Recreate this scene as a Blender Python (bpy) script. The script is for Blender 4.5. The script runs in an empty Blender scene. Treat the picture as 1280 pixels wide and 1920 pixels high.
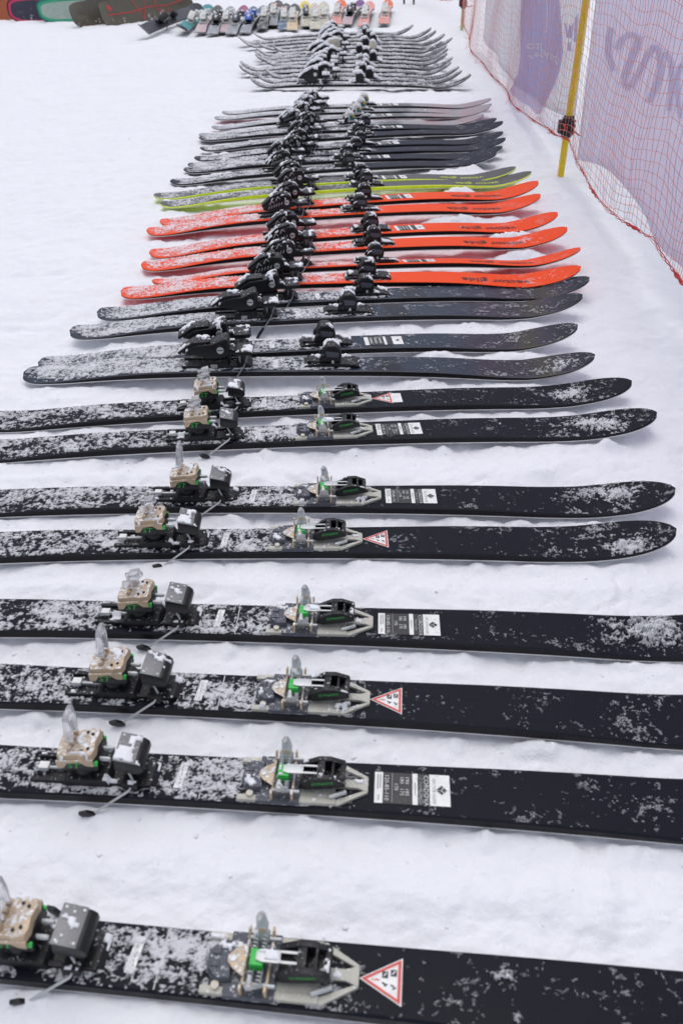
import bpy, bmesh, math, random
import numpy as np
from mathutils import Vector, Matrix
from mathutils.bvhtree import BVHTree

random.seed(7)
R = math.radians
scene = bpy.context.scene
C = scene.collection

# ------------------------------------------------------------------ camera
FPX, PITCH, CAMH = 1610.0, R(36.0), 1.187      # focal length in photo pixels (1280 x 1920)
cam_d = bpy.data.cameras.new('camera')
cam_d.sensor_fit = 'VERTICAL'
cam_d.sensor_height = 36.0
cam_d.sensor_width = 24.0
cam_d.lens = FPX / 1920 * 36
cam_d.clip_start, cam_d.clip_end = 0.05, 3000
cam_d.dof.use_dof = True
cam_d.dof.focus_distance = 2.5
cam_d.dof.aperture_fstop = 5.6
cam = bpy.data.objects.new('camera', cam_d)
C.objects.link(cam)
cam.location = (0, 0, CAMH)
cam.rotation_euler = (R(90) - PITCH, 0, 0)
scene.camera = cam
scene.render.resolution_x, scene.render.resolution_y = 682, 1024

# ------------------------------------------------------------------ sky, sun, exposure
SUN_EL, SUN_AZ = R(76), R(-15)          # azimuth from +Y towards +X (far, slightly left)
world = bpy.data.worlds.new('World')
scene.world = world
world.use_nodes = True
nt = world.node_tree
nt.nodes.clear()
out = nt.nodes.new('ShaderNodeOutputWorld')
bg = nt.nodes.new('ShaderNodeBackground')
sky = nt.nodes.new('ShaderNodeTexSky')
hs = nt.nodes.new('ShaderNodeHueSaturation')
sky.sky_type = 'NISHITA'
sky.sun_disc = False
sky.sun_elevation = SUN_EL
sky.sun_rotation = SUN_AZ
sky.altitude = 800
sky.air_density = 1.0
sky.dust_density = 6.0
sky.ozone_density = 1.5
hs.inputs['Saturation'].default_value = 0.42      # an even grey snow cloud
nt.links.new(sky.outputs[0], hs.inputs['Color'])
nt.links.new(hs.outputs[0], bg.inputs['Color'])
bg.inputs['Strength'].default_value = 0.12
nt.links.new(bg.outputs[0], out.inputs['Surface'])

sun_d = bpy.data.lights.new('sun', 'SUN')
sun_d.energy = 0.55
sun_d.angle = R(70)
sun_d.color = (1.0, 0.985, 0.97)
sun = bpy.data.objects.new('sun', sun_d)
C.objects.link(sun)
sdir = Vector((math.sin(SUN_AZ) * math.cos(SUN_EL), math.cos(SUN_AZ) * math.cos(SUN_EL), math.sin(SUN_EL)))
sun.rotation_euler = sdir.to_track_quat('Z', 'Y').to_euler()
sun.location = sdir * 20

vs = scene.view_settings
vs.view_transform = 'Standard'
vs.look = 'None'
vs.gamma = 1.0
vs.exposure = 0.36
vs.use_curve_mapping = False
scene.render.engine = 'CYCLES'
scene.cycles.max_bounces = 10
scene.cycles.diffuse_bounces = 6
scene.cycles.transmission_bounces = 6
scene.cycles.transparent_max_bounces = 12

# ------------------------------------------------------------------ pixel <-> world helpers (for measuring positions only)
CP, SP = math.cos(PITCH), math.sin(PITCH)
def ray(px, py):
    a, b = (px - 640) / FPX, -(py - 960) / FPX
    return Vector((a, CP + b * SP, -SP + b * CP))
def at(px, py, z=0.0):
    d = ray(px, py)
    t = (z - CAMH) / d.z
    return Vector((d.x * t, d.y * t, z))
def proj(p):
    zc = p.y * CP - (p.z - CAMH) * SP
    yc = p.y * SP + (p.z - CAMH) * CP
    return 640 + FPX * p.x / zc, 960 - FPX * yc / zc

# ------------------------------------------------------------------ noise (numpy)
def _h(ix, iy, seed):
    h = (ix.astype(np.int64) * 374761393 + iy.astype(np.int64) * 668265263 + seed * 974634777) & 0xFFFFFFFF
    h = ((h ^ (h >> 13)) * 1274126177) & 0xFFFFFFFF
    return (h ^ (h >> 16)) & 0xFFFF
def pn(x, y, seed=0):
    x0, y0 = np.floor(x), np.floor(y)
    fx, fy = x - x0, y - y0
    ux, uy = fx*fx*fx*(fx*(fx*6-15)+10), fy*fy*fy*(fy*(fy*6-15)+10)
    def g(ox, oy):
        a = _h(x0 + ox, y0 + oy, seed) * (2*math.pi/65536)
        return np.cos(a)*(fx-ox) + np.sin(a)*(fy-oy)
    return ((g(0,0)*(1-ux)+g(1,0)*ux)*(1-uy) + (g(0,1)*(1-ux)+g(1,1)*ux)*uy) * 1.5
def fbm(x, y, octv=4, seed=0, gain=0.5):
    s, a, f = 0, 1.0, 1.0
    for i in range(octv):
        s = s + a * pn(x*f, y*f, seed + i*17)
        a *= gain; f *= 2.03
    return s
def sstep(a, b, x):
    t = np.clip((x - a) / (b - a), 0, 1)
    return t*t*(3-2*t)

# ------------------------------------------------------------------ materials
MATS = {}
def srgb(r, g, b):
    f = lambda c: (c/255/12.92 if c/255 <= 0.04045 else ((c/255+0.055)/1.055)**2.4)
    return (f(r), f(g), f(b), 1)
def newmat(name):
    m = bpy.data.materials.new(name)
    m.use_nodes = True
    MATS[name] = m
    return m, m.node_tree, m.node_tree.nodes['Principled BSDF']
def N(t, kind, **kw):
    n = t.nodes.new(kind)
    for k, v in kw.items():
        if k.startswith('i_'):
            n.inputs[k[2:].replace('_', ' ')].default_value = v
        else:
            setattr(n, k, v)
    return n
SNOW_COL = (0.85, 0.865, 0.91, 1)
def mat(name, col, rough=0.5, metal=0.0, spec=0.5, frost=0.0, wear=0.12, bump=0.0, coat=0.0):
    """plain surface with a little colour / gloss variation; frost = share of powder lying on faces that look up"""
    m, t, b = newmat(name)
    L = t.links.new
    tc = N(t, 'ShaderNodeTexCoord')
    n1 = N(t, 'ShaderNodeTexNoise', i_Scale=38.0, i_Detail=5.0, i_Roughness=0.65)
    L(tc.outputs['Object'], n1.inputs['Vector'])
    mr = N(t, 'ShaderNodeMapRange')
    mr.inputs['From Min'].default_value, mr.inputs['From Max'].default_value = 0.3, 0.7
    mr.inputs['To Min'].default_value, mr.inputs['To Max'].default_value = 1-wear, 1+wear
    L(n1.outputs['Fac'], mr.inputs['Value'])
    mx = N(t, 'ShaderNodeMix', data_type='RGBA', blend_type='MULTIPLY')
    mx.inputs['Factor'].default_value = 1.0
    mx.inputs['A'].default_value = (*col[:3], 1)
    L(mr.outputs[0], mx.inputs['B'])
    colour = mx.outputs['Result']
    mr2 = N(t, 'ShaderNodeMapRange')
    mr2.inputs['From Min'].default_value, mr2.inputs['From Max'].default_value = 0.25, 0.75
    mr2.inputs['To Min'].default_value, mr2.inputs['To Max'].default_value = max(0.03, rough-0.12), min(1, rough+0.15)
    L(n1.outputs['Fac'], mr2.inputs['Value'])
    L(mr2.outputs[0], b.inputs['Roughness'])
    b.inputs['Metallic'].default_value = metal
    b.inputs['Specular IOR Level'].default_value = spec
    b.inputs['Coat Weight'].default_value = coat
    if frost > 0:
        oi = N(t, 'ShaderNodeObjectInfo')
        ad = N(t, 'ShaderNodeVectorMath', operation='ADD')
        L(tc.outputs['Object'], ad.inputs[0]); L(oi.outputs['Location'], ad.inputs[1])
        n2 = N(t, 'ShaderNodeTexNoise', i_Scale=150.0, i_Detail=6.0, i_Roughness=0.75)
        L(ad.outputs[0], n2.inputs['Vector'])
        ge = N(t, 'ShaderNodeNewGeometry')
        sx = N(t, 'ShaderNodeSeparateXYZ'); L(ge.outputs['Normal'], sx.inputs[0])
        up = N(t, 'ShaderNodeMapRange'); up.inputs['From Min'].default_value = 0.15; up.inputs['From Max'].default_value = 0.9
        up.inputs['To Min'].default_value = -0.25; up.inputs['To Max'].default_value = 0.12*frost
        L(sx.outputs['Z'], up.inputs['Value'])
        a2 = N(t, 'ShaderNodeMath', operation='ADD'); L(n2.outputs['Fac'], a2.inputs[0]); L(up.outputs[0], a2.inputs[1])
        th = N(t, 'ShaderNodeMapRange'); th.inputs['From Min'].default_value = 0.60; th.inputs['From Max'].default_value = 0.68
        L(a2.outputs[0], th.inputs['Value'])
        m2 = N(t, 'ShaderNodeMix', data_type='RGBA')
        L(th.outputs[0], m2.inputs['Factor']); L(colour, m2.inputs['A']); m2.inputs['B'].default_value = SNOW_COL
        colour = m2.outputs['Result']
        bp = N(t, 'ShaderNodeBump', i_Strength=0.4, i_Distance=0.002); L(th.outputs[0], bp.inputs['Height'])
        L(bp.outputs[0], b.inputs['Normal'])
    elif bump > 0:
        n3 = N(t, 'ShaderNodeTexNoise', i_Scale=220.0, i_Detail=4.0)
        L(tc.outputs['Object'], n3.inputs['Vector'])
        bp = N(t, 'ShaderNodeBump', i_Strength=bump, i_Distance=0.001); L(n3.outputs['Fac'], bp.inputs['Height'])
        L(bp.outputs[0], b.inputs['Normal'])
    L(colour, b.inputs['Base Color'])
    return m

def snow_mat(name, scale=1.0, bump=0.5):
    m, t, b = newmat(name)
    L = t.links.new
    tc = N(t, 'ShaderNodeTexCoord')
    n1 = N(t, 'ShaderNodeTexNoise', i_Scale=140.0*scale, i_Detail=6.0, i_Roughness=0.7)
    n2 = N(t, 'ShaderNodeTexNoise', i_Scale=18.0*scale, i_Detail=6.0, i_Roughness=0.6)
    L(tc.outputs['Object'], n1.inputs['Vector']); L(tc.outputs['Object'], n2.inputs['Vector'])
    ad = N(t, 'ShaderNodeMath', operation='MULTIPLY_ADD')
    ad.inputs[1].default_value = 5.0
    L(n2.outputs['Fac'], ad.inputs[0]); L(n1.outputs['Fac'], ad.inputs[2])
    bp = N(t, 'ShaderNodeBump', i_Strength=bump, i_Distance=0.004)
    L(ad.outputs[0], bp.inputs['Height'])
    L(bp.outputs[0], b.inputs['Normal'])
    cr = N(t, 'ShaderNodeMix', data_type='RGBA')
    cr.inputs['A'].default_value = (0.825, 0.84, 0.89, 1)
    cr.inputs['B'].default_value = (0.875, 0.885, 0.925, 1)
    L(n2.outputs['Fac'], cr.inputs['Factor'])
    L(cr.outputs['Result'], b.inputs['Base Color'])
    b.inputs['Roughness'].default_value = 0.85
    b.inputs['Specular IOR Level'].default_value = 0.15
    return m

snow_mat('snow_ground', 1.0, 0.45)
snow_mat('snow_powder', 2.0, 0.35)
def dusting_mat():
    # powder thins out at its rim: single flakes instead of a solid sheet
    m = snow_mat('snow_dusting', 2.0, 0.35)
    t = m.node_tree; b = t.nodes['Principled BSDF']; L = t.links.new
    a = N(t, 'ShaderNodeAttribute', attribute_name='cover')
    tc = N(t, 'ShaderNodeTexCoord')
    n = N(t, 'ShaderNodeTexNoise', i_Scale=520.0, i_Detail=3.0, i_Roughness=0.7); L(tc.outputs['Object'], n.inputs['Vector'])
    ad = N(t, 'ShaderNodeMath', operation='MULTIPLY_ADD'); ad.inputs[1].default_value = 0.55
    L(a.outputs['Fac'], ad.inputs[0]); L(n.outputs['Fac'], ad.inputs[2])
    th = N(t, 'ShaderNodeMapRange'); th.inputs['From Min'].default_value = 0.44; th.inputs['From Max'].default_value = 1.12; th.inputs['To Max'].default_value = 0.74
    L(ad.outputs[0], th.inputs['Value']); L(th.outputs[0], b.inputs['Alpha'])
dusting_mat()
mat('black_plastic', (0.010, 0.010, 0.013), 0.42, spec=0.35, frost=0.15)
mat('black_plastic_clean', (0.009, 0.009, 0.011), 0.36, spec=0.4)
mat('grey_plastic', (0.085, 0.092, 0.115), 0.5, spec=0.35, frost=0.35)
mat('beige_plate', (0.50, 0.49, 0.43), 0.45, frost=0.3)
mat('bronze', (0.54, 0.41, 0.28), 0.42, metal=0.3, frost=0.95)
mat('steel', (0.55, 0.57, 0.58), 0.45, metal=0.5)
mat('dark_steel', (0.26, 0.28, 0.30), 0.4, metal=0.7)
mat('brushed_plate', (0.20, 0.20, 0.21), 0.45, metal=0.4, frost=0.1)
mat('green_accent', (0.03, 0.52, 0.07), 0.4)
mat('white_plastic', (0.72, 0.72, 0.68), 0.4, frost=0.5)
mat('teal_plastic', (0.02, 0.16, 0.20), 0.4, frost=0.5)
mat('yellow_plastic', (0.65, 0.45, 0.05), 0.4, frost=0.3)
mat('cream_cover', (0.66, 0.61, 0.50), 0.6, frost=0.5)
mat('orange_plastic', (0.75, 0.16, 0.04), 0.4, frost=0.4)
mat('blue_plastic', (0.02, 0.10, 0.55), 0.4, frost=0.4)
mat('hatch_grey', (0.35, 0.35, 0.36), 0.5)
mat('sticker_white', (0.80, 0.80, 0.80), 0.35)
mat('sticker_grey', (0.025, 0.025, 0.028), 0.4)
mat('print_black', (0.015, 0.015, 0.018), 0.4)
mat('print_white', (0.62, 0.62, 0.63), 0.45)
mat('print_grey', (0.33, 0.33, 0.34), 0.45)
mat('print_red', (0.66, 0.07, 0.06), 0.4)
mat('print_lime', (0.62, 0.80, 0.02), 0.4)
mat('edge_steel', (0.62, 0.62, 0.62), 0.4, metal=0.5)
mat('side_black', (0.005, 0.005, 0.007), 0.4, spec=0.2)
mat('side_lime', (0.72, 0.88, 0.01), 0.45)
mat('side_grey', (0.10, 0.10, 0.11), 0.45)
mat('base_white', (0.78, 0.78, 0.78), 0.45)
mat('base_black', (0.02, 0.02, 0.02), 0.4)
mat('base_red', (0.92, 0.025, 0.015), 0.4)
mat('base_lime', (0.74, 0.90, 0.005), 0.4)
mat('base_pink', (0.55, 0.16, 0.20), 0.4)
def glass_mat(name):
    m, t, b = newmat(name)
    b.inputs['Base Color'].default_value = (0.9, 0.9, 0.92, 1)
    b.inputs['Transmission Weight'].default_value = 0.8
    b.inputs['Roughness'].default_value = 0.14
    b.inputs['IOR'].default_value = 1.33
    tc = N(t, 'ShaderNodeTexCoord')
    n = N(t, 'ShaderNodeTexNoise', i_Scale=160.0, i_Detail=4.0)
    bp = N(t, 'ShaderNodeBump', i_Strength=0.2, i_Distance=0.002)
    t.links.new(tc.outputs['Object'], n.inputs['Vector'])
    t.links.new(n.outputs['Fac'], bp.inputs['Height']); t.links.new(bp.outputs[0], b.inputs['Normal'])
glass_mat('clear_plastic')

def top_mat(name, stops, rough=0.35, coat=0.3, brush=0.25, nscale=3.0, ndist=0.0, spec=0.13):
    """ski top sheet: colour bands along the ski (object x), fine longitudinal brushing"""
    m, t, b = newmat(name)
    L = t.links.new
    tc = N(t, 'ShaderNodeTexCoord')
    sx = N(t, 'ShaderNodeSeparateXYZ'); L(tc.outputs['Object'], sx.inputs[0])
    n0 = N(t, 'ShaderNodeTexNoise', i_Scale=nscale, i_Detail=3.0); L(tc.outputs['Object'], n0.inputs['Vector'])
    ma = N(t, 'ShaderNodeMath', operation='MULTIPLY_ADD'); L(n0.outputs['Fac'], ma.inputs[0]); ma.inputs[1].default_value = ndist
    L(sx.outputs['X'], ma.inputs[2])
    mr = N(t, 'ShaderNodeMapRange'); mr.inputs['From Min'].default_value = -1.0; mr.inputs['From Max'].default_value = 1.0
    L(ma.outputs[0], mr.inputs['Value'])
    cr = N(t, 'ShaderNodeValToRGB')
    els = cr.color_ramp.elements
    while len(els) < len(stops): els.new(0.5)
    for e, (p, c) in zip(els, stops):
        e.position = (p + 1) / 2; e.color = (*c[:3], 1)
    L(mr.outputs[0], cr.inputs['Fac'])
    mp = N(t, 'ShaderNodeMapping'); mp.inputs['Scale'].default_value = (6, 260, 260)
    L(tc.outputs['Object'], mp.inputs['Vector'])
    n1 = N(t, 'ShaderNodeTexNoise', i_Scale=1.0, i_Detail=4.0); L(mp.outputs[0], n1.inputs['Vector'])
    r2 = N(t, 'ShaderNodeMapRange'); r2.inputs['To Min'].default_value = 1-brush; r2.inputs['To Max'].default_value = 1+brush
    L(n1.outputs['Fac'], r2.inputs['Value'])
    mx = N(t, 'ShaderNodeMix', data_type='RGBA', blend_type='MULTIPLY'); mx.inputs['Factor'].default_value = 1
    L(cr.outputs[0], mx.inputs['A']); L(r2.outputs[0], mx.inputs['B'])
    L(mx.outputs['Result'], b.inputs['Base Color'])
    r3 = N(t, 'ShaderNodeMapRange'); r3.inputs['To Min'].default_value = rough-0.1; r3.inputs['To Max'].default_value = rough+0.12
    L(n1.outputs['Fac'], r3.inputs['Value']); L(r3.outputs[0], b.inputs['Roughness'])
    b.inputs['Specular IOR Level'].default_value = spec
    b.inputs['Coat Weight'].default_value = coat
    b.inputs['Coat Roughness'].default_value = 0.25
    return m
K = (0.006, 0.0075, 0.014)
top_mat('top_black', [(-1, K), (1, K)], 0.45, 0.0)
sl, pu, dk, ow = (0.020, 0.029, 0.053), (0.034, 0.024, 0.046), (0.008, 0.010, 0.020), (0.045, 0.038, 0.026)
top_mat('top_slate', [(-1, sl), (0.16, sl), (0.18, dk), (0.24, dk), (0.26, sl), (0.44, sl), (0.50, pu), (0.60, (0.028, 0.024, 0.04)), (0.68, ow), (0.72, pu), (0.78, dk), (1, sl)], 0.28, 0.25, 0.15, 9.0, 0.07)
top_mat('top_orange', [(-1, (0.88, 0.075, 0.010)), (1, (0.88, 0.075, 0.010))], 0.45, 0.0, 0.06)
top_mat('top_grey', [(-1, (0.115, 0.115, 0.12)), (1, (0.115, 0.115, 0.12))], 0.45, 0.0, 0.12)
top_mat('top_navy', [(-1, (0.012, 0.017, 0.034)), (1, (0.012, 0.017, 0.034))], 0.45, 0.0, 0.15)
sv, sd, sp_ = (0.30, 0.31, 0.34), (0.10, 0.11, 0.125), (0.36, 0.25, 0.28)
top_mat('top_silver', [(-1, sv), (0.20, sv), (0.24, sd), (0.33, sd), (0.38, sv), (0.55, sp_), (0.66, sv), (0.72, sp_), (1, sv)], 0.35, 0.3, 0.1, 9.0, 0.06)
top_mat('top_worn', [(-1, (0.075, 0.075, 0.085)), (1, (0.06, 0.06, 0.07))], 0.45, 0.1, 0.3)
TIPCOL = dict(dark=(0.03, 0.03, 0.045), grey=(0.30, 0.32, 0.36), magenta=(0.30, 0.04, 0.16), slateblue=(0.07, 0.14, 0.24), blue=(0.05, 0.11, 0.22),
              charcoal=(0.05, 0.05, 0.06), yellow=(0.80, 0.62, 0.03), cream=(0.62, 0.57, 0.44), orange=(0.82, 0.13, 0.03), purple=(0.13, 0.03, 0.22),
              pink=(0.80, 0.30, 0.26), teal=(0.03, 0.28, 0.30), beige=(0.70, 0.52, 0.30), rose=(0.58, 0.42, 0.45))
for k, c in TIPCOL.items():
    mat('flat_' + k, c, 0.4, wear=0.1)

# ------------------------------------------------------------------ mesh toolkit
class MB:
    def __init__(s): s.v, s.f, s.m = [], [], []
    def add(s, vs_, fs, mi=0):
        o = len(s.v); s.v += [tuple(p) for p in vs_]
        s.f += [tuple(i + o for i in f) for f in fs]; s.m += [mi] * len(fs)
        return s
    def box(s, x0, x1, y0, y1, z0, z1, mi=0, M=None):
        p = [Vector(q) for q in ((x0,y0,z0),(x1,y0,z0),(x1,y1,z0),(x0,y1,z0),(x0,y0,z1),(x1,y0,z1),(x1,y1,z1),(x0,y1,z1))]
        if M is not None: p = [M @ q for q in p]
        return s.add(p, [(0,3,2,1),(4,5,6,7),(0,1,5,4),(1,2,6,5),(2,3,7,6),(3,0,4,7)], mi)
    def prism(s, poly, a, b, plane='xz', mi=0, taper=1.0, M=None):
        """poly in xz extruded along y from a to b, or in xy extruded along z"""
        n = len(poly)
        cx = sum(p[0] for p in poly)/n; cy = sum(p[1] for p in poly)/n
        q2 = [(cx+(p[0]-cx)*taper, cy+(p[1]-cy)*taper) for p in poly]
        if plane == 'xz': vs_ = [Vector((p[0], a, p[1])) for p in poly] + [Vector((p[0], b, p[1])) for p in q2]
        elif plane == 'xy': vs_ = [Vector((p[0], p[1], a)) for p in poly] + [Vector((p[0], p[1], b)) for p in q2]
        else: vs_ = [Vector((a, p[0], p[1])) for p in poly] + [Vector((b, p[0], p[1])) for p in q2]
        if M is not None: vs_ = [M @ p for p in vs_]
        fs = [tuple(range(n)), tuple(range(2*n-1, n-1, -1))] + [((i+1) % n, i, n+i, n+(i+1) % n) for i in range(n)]
        return s.add(vs_, fs, mi)
    def tube(s, pts, r, n=8, mi=0, cap=True):
        pts = [Vector(p) for p in pts]
        rs = r if isinstance(r, (list, tuple)) else [r]*len(pts)
        o = len(s.v); ref = None
        for i, p in enumerate(pts):
            d = (pts[min(i+1, len(pts)-1)] - pts[max(i-1, 0)]).normalized()
            if ref is None:
                ref = Vector((0,0,1)) if abs(d.z) < 0.9 else Vector((1,0,0))
            u = (ref - d*ref.dot(d)).normalized(); w = d.cross(u); ref = u
            for k in range(n):
                a = 2*math.pi*k/n
                s.v.append(tuple(p + u*math.cos(a)*rs[i] + w*math.sin(a)*rs[i]))
        for i in range(len(pts)-1):
            for k in range(n):
                a, b_ = o+i*n+k, o+i*n+(k+1) % n
                s.f.append((a, b_, b_+n, a+n)); s.m.append(mi)
        if cap:
            s.f.append(tuple(range(o+n-1, o-1, -1))); s.m.append(mi)
            e = o+(len(pts)-1)*n
            s.f.append(tuple(range(e, e+n))); s.m.append(mi)
        return s
    def mesh(s, name, mats, bevel=0.0, smooth=35, seg=2):
        me = bpy.data.meshes.new(name)
        me.from_pydata(s.v, [], s.f)
        for m in (mats if isinstance(mats, (list, tuple)) else [mats]): me.materials.append(MATS[m])
        me.polygons.foreach_set('material_index', s.m)
        bm = bmesh.new(); bm.from_mesh(me)
        bmesh.ops.recalc_face_normals(bm, faces=bm.faces)
        if bevel:
            es = [e for e in bm.edges if len(e.link_faces) == 2 and e.calc_face_angle(0) > R(28)]
            bmesh.ops.bevel(bm, geom=es, offset=bevel, segments=seg, affect='EDGES', profile=0.6, clamp_overlap=True)
        bm.to_mesh(me); bm.free()
        me.shade_smooth()
        me.set_sharp_from_angle(angle=R(smooth))
        return me
def np_mesh(name, V, F, material, smooth=True, cover=None):
    me = bpy.data.meshes.new(name)
    me.from_pydata(V.tolist(), [], F.tolist())
    me.materials.append(MATS[material])
    if smooth: me.shade_smooth()
    if cover is not None:
        at_ = me.attributes.new('cover', 'FLOAT', 'POINT'); at_.data.foreach_set('value', cover.astype(np.float32))
        me.materials[0] = MATS['snow_dusting']
    return me
def link(name, me, parent=None, loc=None, rot=None):
    o = bpy.data.objects.new(name, me)
    C.objects.link(o)
    if parent is not None: o.parent = parent
    if loc is not None: o.location = loc
    if rot is not None: o.rotation_euler = rot
    return o
def tag(o, label, cat, group=None):
    o['label'] = label; o['category'] = cat
    if group: o['group'] = group
    return o
def empty(name, loc, rot=(0,0,0)):
    o = bpy.data.objects.new(name, None); C.objects.link(o)
    o.empty_display_size = 0.1; o.location = loc; o.rotation_euler = rot
    return o

_tc = {}
def text2d(body, size=1.0, bold=0.0):
    """outline letters of the built-in font as flat triangles, origin at the text centre"""
    key = (body, bold)
    if key not in _tc:
        cu = bpy.data.curves.new('lettering', 'FONT')
        cu.body = body; cu.size = 1.0; cu.resolution_u = 2; cu.offset = bold
        cu.align_x = 'CENTER'; cu.align_y = 'CENTER'
        ob = bpy.data.objects.new('lettering', cu); C.objects.link(ob)
        bpy.context.view_layer.update()
        me = bpy.data.meshes.new_from_object(ob.evaluated_get(bpy.context.evaluated_depsgraph_get()))
        _tc[key] = ([(v.co.x, v.co.y) for v in me.vertices], [tuple(p.vertices) for p in me.polygons])
        bpy.data.objects.remove(ob); bpy.data.curves.remove(cu); bpy.data.meshes.remove(me)
    v, f = _tc[key]
    return [(x*size, y*size) for x, y in v], f

# ------------------------------------------------------------------ ski geometry
class Ski:
    def __init__(s, Lt, Lf, wt=0.110, ww=0.087, ws=0.122, lift=0.02, tip=0.075, tail=0.012, th=0.017, tiplen=0.135, tiprock=0.32, buried=0.0):
        s.Lt, s.Lf, s.wt, s.ww, s.ws, s.lift, s.tip, s.tail, s.th = Lt, Lf, wt, ww, ws, lift, tip, tail, th
        s.tiplen, s.tiprock, s.buried = tiplen, tiprock, buried
    def hw(s, x):
        xw, xt, xs = -0.2, -s.Lt+0.08, s.Lf-0.17
        a = np.clip((xw-x)/(xw-xt), 0, 1); b = np.clip((x-xw)/(xs-xw), 0, 1)
        w = s.ww + (s.wt-s.ww)*a**2*(x < xw) + (s.ws-s.ww)*b**2*(x >= xw)
        e = np.clip((x+s.Lt)/0.06, 0, 1); w = w*(1-(1-e)**2.6)**(1/2.6)
        e = np.clip((s.Lf-x)/s.tiplen, 0, 1); w = w*(1-(1-e)**2.3)**0.52
        return np.maximum(w, 0.004)/2
    def zb(s, x):
        c = -0.15
        hl, hr = s.Lt-0.04+c, s.Lf-0.20-c
        t = np.where(x < c, (c-x)/hl, (x-c)/hr)
        b = np.clip(1-t*t, 0, 1)
        z = s.lift*(1-0.62*np.clip(t, 0, 1)**3)
        z = z + s.tip*np.clip((x-(s.Lf-s.tiprock))/s.tiprock, 0, 1)**2.1
        z = z + s.tail*np.clip((-(s.Lt-0.16)-x)/0.16, 0, 1)**2
        return z + 0.004 - s.buried
    def thk(s, x):
        a = np.clip((x+s.Lt)/(s.Lt-0.35), 0, 1)*(x < -0.1) + np.clip((s.Lf-x)/(s.Lf-0.1), 0, 1)*(x >= -0.1)
        return 0.007 + (s.th-0.007)*sstep(0.02, 0.75, a)
    def zt(s, x): return s.zb(x) + s.thk(x)
    def body(s, mats, n=64):
        u = (1-np.cos(np.linspace(0, math.pi, n)))/2
        u = 0.75*u + 0.25*np.linspace(0, 1, n)
        xs = -s.Lt + u*(s.Lt+s.Lf)
        hw, zb, zt = s.hw(xs), s.zb(xs), s.zt(xs)
        V, F, M = [], [], []
        for x, w, a, b in zip(xs, hw, zb, zt):
            ch = min(0.004, w*0.5)
            V += [(x,-w,a),(x,w,a),(x,w,a+0.0028),(x,w,b-0.002),(x,w-ch,b),(x,0,b+0.0004),(x,-w+ch,b),(x,-w,b-0.002),(x,-w,a+0.0028)]
        mi = [0, 1, 2, 3, 3, 3, 2, 2, 1] if mats[2] == 'side_lime' else [0, 1, 2, 3, 3, 3, 3, 2, 1]
        k = 9
        for i in range(n-1):
            for j in range(k):
                a, b = i*k+j, i*k+(j+1) % k
                F.append((a, b, b+k, a+k)); M.append(mi[j])
        F.append(tuple(range(k-1, -1, -1))); M.append(2)
        F.append(tuple(range((n-1)*k, n*k))); M.append(2)
        me = bpy.data.meshes.new('ski_body')
        me.from_pydata(V, [], F)
        for m in mats: me.materials.append(MATS[m])
        me.polygons.foreach_set('material_index', M)
        bm = bmesh.new(); bm.from_mesh(me); bmesh.ops.recalc_face_normals(bm, faces=bm.faces); bm.to_mesh(me); bm.free()
        me.shade_smooth(); me.set_sharp_from_angle(angle=R(25))
        return me
    def sheet(s, tris_v, faces, mats, mis=None, off=0.0008, name='print'):
        """flat print laid on the top face: 2D points (x, y) -> ski surface"""
        xs = np.array([p[0] for p in tris_v]); z = s.zt(xs)+0.0004+off
        me = bpy.data.meshes.new(name)
        me.from_pydata([(p[0], p[1], float(zz)) for p, zz in zip(tris_v, z)], [], faces)
        for m in (mats if isinstance(mats, (list, tuple)) else [mats]): me.materials.append(MATS[m])
        if mis: me.polygons.foreach_set('material_index', mis)
        bm = bmesh.new(); bm.from_mesh(me)
        bm.normal_update()
        bad = [f for f in bm.faces if f.normal.z < 0]
        if bad: bmesh.ops.reverse_faces(bm, faces=bad)
        bm.to_mesh(me); bm.free()
        return me
    def dust(s, step, dens, hmax, seed, clumps=(), xr=None):
        """powder lying on the top face: a thresholded height field cut to ragged patches"""
        x0, x1 = xr if xr else (-s.Lt+0.004, s.Lf-0.006)
        nx, ny = max(8, int((x1-x0)/step)), max(7, int(s.ws/step))
        X = np.linspace(x0, x1, nx)[:, None]*np.ones((1, ny))
        T = np.ones((nx, 1))*np.linspace(-1, 1, ny)[None, :]
        Y = T*(s.hw(X)-0.0015)
        so = seed*13.7
        wx = X+0.003*fbm(X*90, Y*90, 2, seed+41); wy = Y+0.003*fbm(X*90+9, Y*90, 2, seed+43)
        n = 0.50*fbm(X*12+so, Y*19+so*2, 3, seed) + 0.56*fbm(wx*75, wy*75+so, 4, seed+5, 0.76) + 0.50*fbm(X*240, Y*240, 2, seed+9, 0.9)
        u = np.argsort(np.argsort(n.ravel())).reshape(n.shape)/n.size
        D = dens(X, T)
        for (cx, cy, r, h) in clumps:
            D = D + 0.62*np.exp(-(((X-cx)/r)**2 + ((Y-cy)/(r*0.55))**2)*1.6)
        e = u-(1-D)
        h = hmax*np.clip(e/0.45, 0, 1)**0.8*(0.7+0.6*(fbm(X*120, Y*120, 2, seed+31)))
        for (cx, cy, r, hh) in clumps:
            g = np.exp(-(((X-cx)/r)**2 + ((Y-cy)/(r*0.5))**2)*1.8)
            h = h + hh*g*np.clip(0.4+1.3*fbm(X*45, Y*45, 3, seed+77), 0, 1.3)*(e > 0)
        on = e > 0
        h = np.where(on, np.maximum(h, 0.0004), -0.0004)
        edge = 1-np.abs(T)**8
        Z = s.zt(X)+0.0021+h*edge
        idx = np.arange(nx*ny).reshape(nx, ny)
        a, b, c, d = idx[:-1,:-1], idx[1:,:-1], idx[1:,1:], idx[:-1,1:]
        o = on.ravel().astype(int)
        F = np.stack([a.ravel(), b.ravel(), c.ravel(), d.ravel()], 1)
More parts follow.
